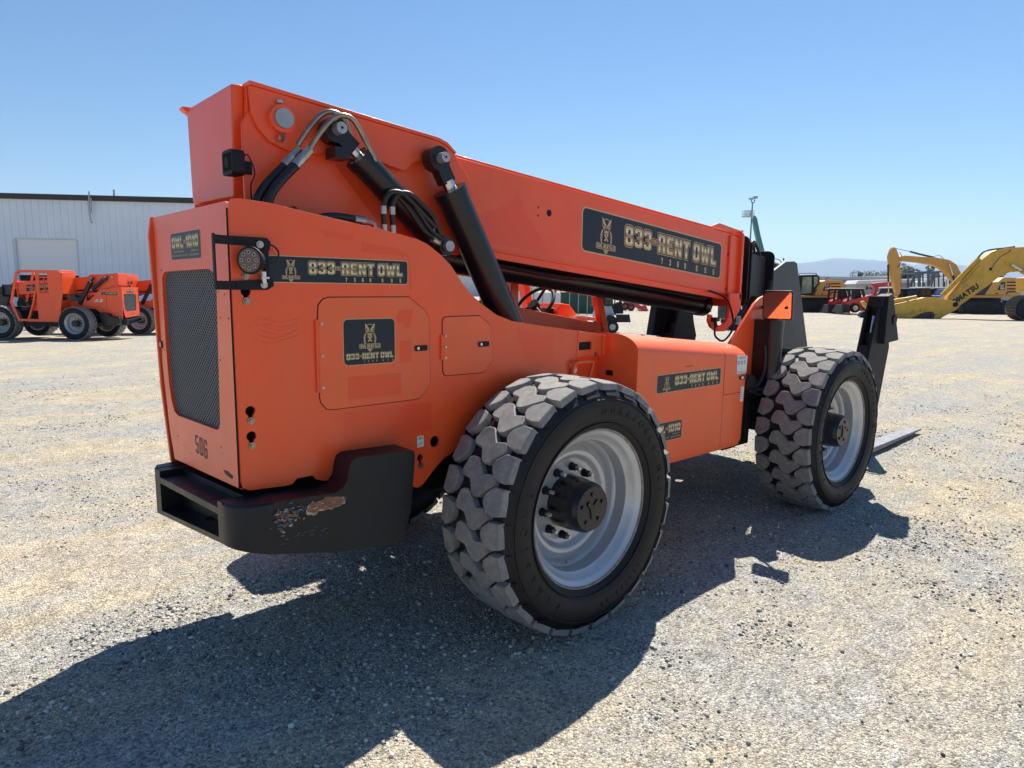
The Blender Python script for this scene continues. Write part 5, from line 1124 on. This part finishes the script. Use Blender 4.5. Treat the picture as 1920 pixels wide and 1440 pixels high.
bo = T.poly("boom", YELLOWB, [(1786, 566), (1792, 556), (1850, 490), (1872, 473), (1890, 466), (1910, 463), (1950, 461), (1990, 470), (2040, 520), (2030, 545), (1990, 520), (1960, 512), (1930, 508), (1908, 510), (1890, 517), (1870, 533), (1806, 578)], .75, 1.35, .04)
T.tube("stick_ram", YELLOWB, [(1783, 554), (1853, 484)], 1.0, 4.6, sub=1); T.tube("stick_ram_rod", CHROME, [(1776, 562), (1786, 551)], 1.0, 2.6, sub=1); T.tube("grease_line", YELLOWB, [(1790, 560), (1830, 520), (1850, 497)], .70, 1.2, sub=1)
T.tube("boom_hose", HOSE, [(1850, 482), (1862, 470), (1880, 466), (1900, 464), (1920, 461)], .9, 1.6); T.tube("boom_wire", HOSE, [(1872, 503), (1888, 482), (1905, 472), (1910, 466)], .73, .5)
g = G(); (a, z), = T.pts((1902, 493)); g.cyl((a, .70, z), (a, .749, z), .18, 18); (a, z), = T.pts((1871, 504)); g.cyl((a, .735, z), (a, .749, z), .11, 16, mat=1); g.build("pin", [YELLOWB, DARK], bo, smooth=40)
T.tube("boom_ram", CHROME, [(1905, 495), (1935, 512)], .45, 2.4, sub=1); T.tube("boom_ram_barrel", YELLOWB, [(1925, 508), (1990, 545)], .45, 4.5, sub=1)
g = G(); p = T.pts((1790, 579), (1846, 540)); d = Vector((p[1][0]-p[0][0], p[1][1]-p[0][1])); L_ = d.length; d /= L_; n_ = Vector((-d.y, d.x))
text(g, "KOMATSU", lambda u, v: (p[0][0]+d.x*u+n_.x*v+.10, .742, p[0][1]+d.y*u+n_.y*v+.04), .34, L_, bold=.06, cw=1); g.build("boom_lettering", INK, bo)
g = G(); text(g, "DEAR", lambda u, v: (p[0][0]+d.x*u+n_.x*v+.10, .742, p[0][1]+d.y*u+n_.y*v+.04), .14, .42, bold=.04, u0=L_*.62, v0=.58); g.build("red_sticker", RUST, bo)
track(T, 1879, 2060, 556, 596, -1.2, -.2)
T.poly("engine_house", YELLOWB, [(1950, 548), (1950, 520), (2110, 505), (2110, 548)], -.6, 2.4, .05)

# --- skid steers
def skid(dx, D, label):
    T = Thing("skid_steer", label, "skid steer", D, 1615+dx, 0, "red skid steers with open front cabs"); F = lambda *p: [(x+dx, y) for x, y in p]
    T.poly("body", RED, F((1593, 580), (1594, 566), (1600, 562), (1625, 556), (1636, 553), (1641, 560), (1640, 582), (1600, 584)), .2, 1.5, .04)
    cg = T.poly("cab_frame", BLACKM, F((1592, 566), (1595, 541.5), (1623, 541.5), (1627, 556), (1622, 556.5), (1619, 545), (1606, 545), (1604, 560), (1600, 561), (1602, 545), (1598, 545), (1595, 567)), .3, .36); T.poly("roof", WHITE, F((1593, 540), (1624, 540), (1625, 541.4), (1593, 541.4)), .3, 1.4, .02); T.poly("cab_frame", BLACKM, F((1592, 566), (1595, 541.5), (1623, 541.5), (1627, 556), (1622, 556.5), (1619, 545), (1598, 545), (1595, 567)), 1.34, 1.4); T.poly("seat_back", BLACKM, F((1610, 560), (1611, 545), (1619, 545), (1622, 557)), .5, 1.2)
    T.poly("loader_arm", RED, F((1590, 575), (1592, 565), (1606, 561), (1636, 552), (1641, 556), (1636, 559), (1608, 565), (1597, 569), (1594, 576)), .08, .19, .02)
    T.poly("bucket", BLACKM, F((1577, 586), (1587, 571.5), (1592, 571.5), (1593, 587)), -.1, 1.7, .02)
    T.wheel(1604+dx, 577.5, 8.5, -.05, .19); T.wheel(1630+dx, 577.5, 8.5, -.05, .19); T.wheel(1604+dx, 577.5, 8.5, 1.51, 1.75)
skid(0, 53.5, "red skid steer with raised-edge dark bucket, right one of the pair beside the yellow stick")
skid(-27, 56.2, "red skid steer, left one of the pair in front of the yellow excavator house")

skid(88, 68, "red skid steer beyond the lying yellow stick, left of the blue pickup"); skid(130, 74, "red skid steer half hidden by the yellow boom, farthest right of the skid steers")
# --- white tank trailer, red lift, dark cab vehicles
T = Thing("storage_trailer", "long beige and white trailer with dark maker letters, behind the red skid steers", "trailer", 84, 1660, 4)
b = T.poly("body", mat("beige_panel", (.42, .41, .36), .6), [(1603, 566), (1604, 541), (1608, 533), (1712, 530), (1712, 566)], 0, 2.4, .05)
T.poly("roof", WHITE, [(1603, 533), (1609, 526), (1712, 523), (1712, 530)], -.1, 2.5, .05); T.wheel(1620, 568, 5.5, .0, .4); T.wheel(1700, 568, 5.5, .0, .4)
g = G(); p = T.pts((1623, 542), (1635, 542)); text(g, "JLG", lambda u, v: (u, -.012, v), .32, p[1][0]-p[0][0], bold=.06, cw=1, u0=p[0][0], v0=p[0][1]); g.build("lettering", INK, b)
T = Thing("red_boom_machine", "faded red material handler with a long roof beam parked behind the skid steers", "material handler", 72, 1665, 0)
T.poly("body", RED, [(1636, 575), (1640, 558), (1655, 548), (1700, 548), (1702, 575)], 0, 2, .06); T.poly("boom", RED, [(1640, 536), (1642, 531), (1683, 527), (1690, 529), (1690, 534), (1650, 540)], .5, 1.2, .04); T.poly("mast", RED, [(1640, 558), (1646, 536), (1652, 536), (1646, 558)], .4, 1.0, .03); T.wheel(1650, 574, 7, -.2, .2); T.wheel(1692, 574, 7, -.2, .2)
def utv(dx, D, m, label, cat="utility vehicle"):
    T = Thing("utility_vehicle", label, cat, D, 1670+dx, 0, "small vehicles parked between the excavators"); F = lambda *p: [(x+dx, y) for x, y in p]
    T.poly("body", m, F((1652, 573), (1653, 560), (1668, 556), (1690, 556), (1692, 573)), 0, 1.7, .06); c = T.poly("cab", BLACKM, F((1661, 557), (1668, 541), (1688, 540), (1690, 557)), .1, 1.6, .05)
    T.poly("window", GLASS, F((1669, 554), (1671, 543), (1678, 542.5), (1678, 554)), .07, .099, parent=c); T.poly("window", GLASS, F((1680, 554), (1680, 542.5), (1687, 542.5), (1688, 554)), .07, .099, parent=c); T.poly("roof", WHITE, F((1665, 538.5), (1690, 538), (1690, 540), (1665, 540.5)), .05, 1.65, .02)
    T.wheel(1660+dx, 572, 5.5, -.1, .15, m2=STEELG); T.wheel(1684+dx, 572, 5.5, -.1, .15, m2=STEELG)
utv(0, 64, BLACKM, "black cab utility vehicle partly behind the hanging yellow excavator arm")
utv(58, 66, BLACKM, "dark utility vehicle with pale roof, between the hanging arm and the blue pickup")
utv(92, 78, BLUE, "blue utility vehicle standing under the grey steel rack")
T = Thing("pickup", "blue pickup with chrome grille beside the lying yellow stick", "pickup", 72, 1783, 0)
T.poly("body", BLUE, [(1764, 575), (1765, 555), (1775, 551), (1830, 552), (1831, 575)], 0, 1.9, .08); c = T.poly("cab", mat("pickup_paint", (.03, .05, .10), .3, coat=.5), [(1768, 553), (1776, 542), (1800, 541), (1806, 552)], .15, 1.75, .06); T.poly("window", GLASS, [(1773, 552), (1778, 544), (1788, 543.5), (1788, 552)], .12, .149, parent=c); T.wheel(1775, 573, 6, -.1, .2); T.wheel(1818, 573, 6, -.1, .2); T.poly("bumper", CHROME, [(1760, 571), (1764, 571), (1764, 566), (1760, 566)], .1, 1.8)
T = Thing("steel_rack", "tall dark grey open steel rack of posts and beams behind the blue vehicles", "rack", 80, 1755, 0)
g = G(); 
def bar(p0, p1, y, r_): 
    q = T.pts(p0, p1); g.cyl((q[0][0], y, q[0][1]), (q[1][0], y, q[1][1]), r_, 6)
for y in (0, 4):
    bar((1717, 513), (1783, 508), y, .13)
    for px in (1725, 1740, 1752, 1760, 1769, 1781): bar((px, 512-(px-1717)*.07), (px, 575), y, .09)
    bar((1752, 510), (1744, 548), y, .09); bar((1788, 511), (1782, 535), y, .09); bar((1717, 548), (1783, 546), y, .08); bar((1783, 509), (1798, 512), y, .1)
for px in (1717, 1783): q = T.pts((px, 513-(px-1717)*.07)); g.cyl((q[0][0], 0, q[0][1]), (q[0][0], 4, q[0][1]), .1, 6)
g.build("rack_frame", mat("slate_steel", (.09, .11, .14), .6), T.o)
def box_truck(dx, D, label, h=0):
    T = Thing("box_truck", label, "truck", D, 1750+dx, 0, "white trucks behind the steel rack"); F = lambda *p: [(x+dx, y+h) for x, y in p]
    T.poly("cargo_box", WHITE, F((1738, 562), (1738, 522), (1770, 521), (1770, 562)), 0, 2.4, .05); c = T.poly("cab", WHITE, F((1726, 562), (1727, 540), (1731, 528), (1737, 527), (1737, 562)), .1, 2.3, .06); T.poly("window", GLASS, F((1728, 541), (1731, 530), (1735, 530), (1735, 541)), .07, .099, parent=c); T.wheel(1732+dx, 563+h, 5, -.02, .3); T.wheel(1762+dx, 563+h, 5, -.02, .3)
box_truck(0, 100, "white box truck seen through the left half of the steel rack"); box_truck(38, 108, "white box truck seen through the right half of the steel rack", -2)
box_truck(-30, 112, "white box truck just right of the hanging yellow arm", 1)
# --- far buildings
def shed(px0, px1, pyt, D, m, label, roof=None, phi=0, depth=30):
    T = Thing("industrial_building", label, "building", D, (px0+px1)/2, phi, "low industrial buildings on the horizon"); (a, z0), (b, z1) = T.pts((px0, pyt), (px1, pyt)); z = (z0+z1)/2
    g = G(); g.box(a, b, 0, depth, 0, z-.6); g.build("wall", m, T.o); g = G(); g.box(a-.3, b+.3, -.3, depth+.3, z-.599, z); g.build("roof", roof or BLACKM, T.o); return T
shed(1500, 1672, 519, 150, mat("blue_grey_cladding", (.22, .27, .36), .6, var=.1, vscale=.05), "long low blue-grey industrial building under the mountain ridge", mat("light_roof", (.4, .42, .45), .6), 4)
shed(1668, 1716, 517, 190, mat("pale_wall", (.5, .52, .55), .7), "pale roof-top building beyond the trailer", WHITE)
shed(1770, 1990, 541, 180, mat("white_wall", (.55, .56, .57), .7), "long white building behind the right-hand excavators", WHITE)
shed(1120, 1480, 531, 200, mat("grey_wall", (.34, .36, .40), .7), "low grey building seen under the foreground boom", BLACKM)
shed(560, 1000, 506, 140, mat("cream_wall", (.6, .62, .63), .7), "white ribbed building seen left of the lift's cab post", WHITE)
# --- trees
def leafmat(n, c): return mat(n, c, .7, var=.35, vscale=.8)
LEAF = leafmat("dusty_foliage", (.055, .075, .035)); BARK = mat("bark", (.09, .07, .05), .9)
def tree(px, D, h, w_, label, n=2600, cat="tree"):
    T = Thing("tree" if cat == "tree" else "hedge", label, cat, D, px, 0, "trees on the horizon"); g = G()
    g.tube([(0, 0, 0), (.1, .05, h*.3), (-.1, 0, h*.6)], h*.035, 8, 3)
    for k in range(4): a = random.uniform(0, 6.28); g.tube([(0, 0, h*.35), (w_*.2*math.cos(a), w_*.2*math.sin(a), h*.6), (w_*.32*math.cos(a), w_*.32*math.sin(a), h*.78)], h*.014, 6, 3)
    g.build("trunk", BARK, T.o, smooth=50); c = G(); cl = [(random.gauss(0, w_*.24), random.gauss(0, w_*.22), h*random.uniform(.5, .92), random.uniform(.10, .22)*w_) for _ in range(14)]
    for i in range(n):
        cx, cy, cz, r = random.choice(cl); v = Vector((random.gauss(0, 1), random.gauss(0, 1), random.gauss(0, 1))).normalized()*r*random.uniform(.7, 1.1); p = Vector((cx, cy, cz))+Vector((v.x, v.y, v.z*.8)); s_ = h*random.uniform(.015, .035)
        u = Vector((random.gauss(0, 1), random.gauss(0, 1), random.gauss(0, 1))).normalized(); q = u.orthogonal().normalized(); c.add([p+u*s_, p+q*s_*.6, p-u*s_, p-q*s_*.6], [(0, 1, 2, 3)])
    c.build("crown", LEAF, T.o)
for px, D, h, w_, lb in ((1612, 215, 8.6, 4, "small pointed tree above the blue-grey building, leftmost of the row"), (1630, 220, 8.8, 11, "broad low tree above the blue-grey building, second of the row"), (1650, 225, 8.6, 9, "round tree above the right end of the blue-grey building"), (1714, 160, 8.6, 7, "tree just right of the hanging yellow excavator arm"),
                       (1745, 150, 6.2, 8, "round tree seen through the steel rack"), (1858, 170, 8.8, 7, "tree peeking over the lying excavator's boom"), (1040, 95, 5.0, 6, "yellow-green tree behind the cab opening, left of the dark hedge"), (1082, 80, 4.3, 9, "dark dense tree behind the green fence screen"), (1066, 84, 4.0, 8, "dark tree next to the fence screen, just left of the densest one")):
    tree(px, D, h, w_, lb)
# --- middle of the yard, seen below the boom
T = Thing("screen_fence", "chain-link fence with white panels and a green privacy screen seen through the lift's cab", "fence", 46, 1040, 0)
(a, _), (b, _), (c_, _), (zx, zt1) = T.pts((900, 560), (1050, 560), (1118, 560), (1050, 549))
g = G(); g.box(a, b-.02, 0, .05, 0, zt1); g.build("white_panel", WHITE, T.o); g = G(); g.box(b, c_, 0, .03, .05, zt1+.05); g.build("green_screen", mat("green_mesh", (.03, .085, .06), .9), T.o)
g = G()
for i in range(14): x = a+(c_-a)*i/13; g.cyl((x, -.04, 0), (x, -.04, zt1+.9), .035, 8)
g.build("post", STEELG, T.o); g = G(); g.cyl((a, -.04, zt1+.88), (c_, -.04, zt1+.88), .025, 6); g.build("top_rail", STEELG, T.o)
T = Thing("compact_loader", "white-roofed compact backhoe with dark cab and black blade, right of the lift's cab", "backhoe", 27, 1140, 0)
T.poly("body", mat("grey_hood", (.35, .37, .40), .5), [(1118, 610), (1118, 588), (1130, 573), (1147, 574), (1152, 588), (1150, 612)], 0, 1.3, .05); c = T.poly("cab", BLACKM, [(1112, 575), (1116, 553), (1150, 554), (1150, 574)], .05, 1.2, .03); T.poly("window", GLASS, [(1134, 571), (1135, 557), (1148, 557), (1148, 571)], .02, .049, parent=c)
T.poly("roof", WHITE, [(1110, 553), (1112, 549), (1148, 549), (1152, 553)], 0, 1.25, .03); T.poly("fender", BLACKM, [(1136, 602), (1138, 592), (1147, 590), (1154, 596), (1156, 606)], -.25, .2, .03); T.wheel(1147, 613, 11, -.3, -.02); T.wheel(1118, 613, 11, -.3, -.02)
T.tube("arm", WHITE, [(1155, 572), (1158, 560), (1163, 554), (1167, 564)], .5, 1.6); T.tube("arm_link", BLACKM, [(1166, 562), (1170, 575), (1168, 590)], .55, 2.4); T.poly("arm_base", BLACKM, [(1150, 592), (1152, 572), (1164, 566), (1172, 576), (1172, 590)], .4, .8, .03)
T.poly("blade", BLACKM, [(1154, 590), (1179, 590), (1181, 604), (1157, 604)], -.2, .0, .01); T.poly("blade_edge", STEELG, [(1154, 588.5), (1179, 588.5), (1179, 589.8), (1154, 589.8)], -.2, .0)
def tractor(dx, D, label, dy=0):
    T = Thing("tractor", label, "tractor", D, 1190+dx, 0, "small red tractors"); F = lambda *p: [(x+dx, y+dy) for x, y in p]
    T.poly("hood", RED, F((1171, 568), (1171, 558), (1176, 557), (1185, 559), (1187, 569), (1178, 572)), .2, 1.1, .05)
    T.poly("loader_arm", RED, F((1187, 563), (1191, 562), (1204, 576), (1202, 579), (1198, 579), (1188, 570)), .1, .25, .02); T.poly("loader_arm", RED, F((1187, 563), (1191, 562), (1204, 576), (1202, 579), (1198, 579), (1188, 570)), 1.1, 1.25, .02); T.poly("bucket", RED, F((1201, 583), (1202, 574), (1210, 571), (1216, 583)), -.1, 1.5, .02)
    T.wheel(1183.5+dx, 577+dy, 6.8, .0, .3, m2=RED); T.wheel(1172+dx, 575+dy, 7, .0, .35, m2=RED); T.poly("chassis", BLACKM, F((1172, 576), (1172, 570), (1188, 570), (1188, 577)), .4, 1.0)
tractor(0, 55.5, "small red tractor with front loader, standing on open gravel below the boom"); tractor(118, 50, "red tractor mostly hidden behind the left stabiliser and the hose hook", 2)
T = Thing("pickup", "blue-grey pickup far off behind the red tractor", "pickup", 75, 1208, 0); T.poly("body", mat("slate_paint", (.12, .17, .25), .4), [(1190, 568), (1190, 562), (1226, 562), (1226, 568)], 0, 1.8, .05); c = T.poly("cab", BLACKM, [(1196, 562), (1199, 556), (1210, 556), (1212, 562)], .1, 1.7, .04); T.wheel(1196, 569, 3.2, -.1, .2); T.wheel(1219, 569, 3.2, -.1, .2)
tractor(-86, 52, "red tractor seen through the cab opening behind the screen fence", -6)
T = Thing("box_truck", "white box truck in front of the cream building, seen left of the lift's cab post", "truck", 66, 955, 0)
T.poly("cargo_box", WHITE, [(930, 560), (930, 518), (966, 519), (966, 561)], 0, 2.4, .05); T.poly("cab", WHITE, [(967, 561), (967, 532), (976, 534), (981, 546), (981, 562)], .1, 2.3, .06); T.poly("window", GLASS, [(971, 545), (971, 535), (975, 536), (979, 546)], .07, .099); T.wheel(940, 562, 5, -.02, .3); T.wheel(974, 562, 5, -.02, .3)
T = Thing("compact_track_loader", "dark and white compact loader seen between the orange hook and the front upright", "track loader", 30, 1390, 0)
T.poly("body", BLACKM, [(1365, 600), (1366, 572), (1380, 560), (1420, 558), (1425, 602)], .3, 1.6, .05); T.poly("blade", BLACKM, [(1352, 606), (1352, 598), (1385, 598), (1385, 606)], -.1, .1, .01); T.poly("bucket", mat("worn_bucket", (.35, .34, .32), .6, .3), [(1377, 608), (1379, 593), (1388, 592), (1391, 610)], -.1, 1.2, .02); T.tube("ram", CHROME, [(1392, 560), (1393, 580)], .2, 1.6, sub=1); T.poly("seat", RED, [(1403, 575), (1404, 553), (1410, 553), (1410, 575)], .5, 1.0, .03); T.tube("arm", WHITE, [(1378, 572), (1383, 560), (1390, 552)], .25, 1.3)
track(T, 1366, 1426, 592, 610, -.1, .28, BLACKM)
# --- light pole and boom lift
T = Thing("light_pole", "slender pole topped by two floodlights rising behind the boom's front end", "light pole", 78, 1408, 0)
g = G(); p = T.pts((1411, 380), (1408, 600)); g.cyl((p[0][0], 0, 0), (p[0][0]+.0, 0, p[0][1]), .11, 10, r2=.07); g.tube([(a, 0, z) for a, z in T.pts((1409, 375), (1409.5, 379), (1411, 380.5), (1414, 379), (1415, 374))], .06, 8, 3); g.build("pole", TEAL, T.o, smooth=40)
for q in (((1405, 370.5), (1412, 371), (1411, 375), (1405.5, 374.5)), ((1413, 367.5), (1420, 368.5), (1419, 373), (1413, 372.5))): T.poly("floodlight", STEELG, list(q), -.3, .3, .04)
T = Thing("boom_lift", "teal boom lift raised steeply with a railed basket near the floodlight pole", "boom lift", 76, 1415, 0)
T.poly("boom", TEAL, [(1411, 410), (1415, 405), (1418, 410), (1424, 440), (1433, 475), (1450, 545), (1440, 548), (1424, 475), (1414, 430)], -.3, .3, .03); T.poly("boom_head", TEAL, [(1410, 408), (1412, 404), (1415, 406), (1413, 420), (1411, 420)], -.35, -.31)
T.poly("base", TEAL, [(1425, 575), (1425, 560), (1470, 560), (1470, 575)], -1.2, 1.2, .06); T.wheel(1432, 575, 7, -1.5, -1.1); T.wheel(1464, 575, 7, -1.5, -1.1)
g = G(); p = T.pts((1394, 395), (1411, 407)); a, zt2, b, zb2 = p[0][0], p[0][1], p[1][0], p[1][1]; g.box(a, b, -.45, .45, zb2, zb2+.1)
for y in (-.44, .44):
    for i in range(6): x = a+.02+(b-a-.04)*i/5; g.cyl((x, y, zb2), (x, y, zt2), .025, 6)
    for z in (zt2, (zt2+zb2)/2): g.cyl((a, y, z), (b, y, z), .025, 6)
g.box(b-.25, b-.05, -.2, .2, zb2+.1, zt2); g.build("basket", STEELG, T.o)
# --- mountains
def ridge(D, pts, label, seed):
    g = G(); P = Plane(D, 1500, 0); base = sorted(P(*pts)); xs = np.linspace(-D*1.2, D*1.2, 420); zx_ = np.interp(xs, [p[0] for p in base], [p[1] for p in base])
    zx_ = zx_*(1+.05*(noise2(xs/260, xs*0, seed)-.5)+.03*(noise2(xs/70, xs*0, seed+1)-.5)); V = []; rows = [(-.10, 0), (-.07, .25), (-.045, .55), (-.02, .85), (0, 1), (.05, .75), (.12, 0)]
    for ri, (dy, k) in enumerate(rows):
        for i, x in enumerate(xs): V.append((x, dy*D*(1+.25*(noise2(np.array([x/300]), np.array([ri*1.7]), seed+5)[0]-.5)), zx_[i]*k*(1+(.22*(noise2(np.array([x/190]), np.array([ri*3.1]), seed+9)[0]-.5) if 0 < k < 1 else 0))))
    n = len(xs); F = [(r_*n+i, r_*n+i+1, (r_+1)*n+i+1, (r_+1)*n+i) for r_ in range(len(rows)-1) for i in range(n-1)]; g.add(V, F)
    o = g.build("mountains", mat("dry_mountain_scrub", (.13, .12, .08), .95, var=.3, vscale=.004), None, smooth=60); o.location = P.o; o.rotation_euler[2] = P.yaw; o["kind"] = "structure"
ridge(8200, [(-3000, 520), (300, 505), (700, 500), (1000, 503), (1200, 500), (1430, 500), (1490, 495), (1520, 492), (1545, 487), (1562, 484), (1578, 485), (1620, 486), (1660, 489), (1690, 491), (1712, 496), (1730, 494), (1760, 492), (1800, 497), (1900, 500), (2000, 498), (2600, 505), (5000, 520)], "", 31)
# --- the air over the yard
g = G(); g.box(-11500, 11500, -11500, 11500, -2.6, 440); hz = g.build("haze", [], None); hz["kind"] = "stuff"; tag(hz, "thin pale summer haze over the yard", "haze")
hz.location = (CAM.x, CAM.y, 0)
M = bpy.data.materials.new("haze_air"); M.use_nodes = True; t = M.node_tree; t.nodes.remove(t.nodes["Principled BSDF"]); v = N(t, "ShaderNodeVolumePrincipled"); v.inputs["Color"].default_value = (.52, .72, 1, 1); v.inputs["Density"].default_value = HAZE = 1.25e-4; v.inputs["Anisotropy"].default_value = .3
t.links.new(v.outputs[0], t.nodes["Material Output"].inputs["Volume"]); hz.data.materials.clear(); hz.data.materials.append(M)

explode('grease_stain')
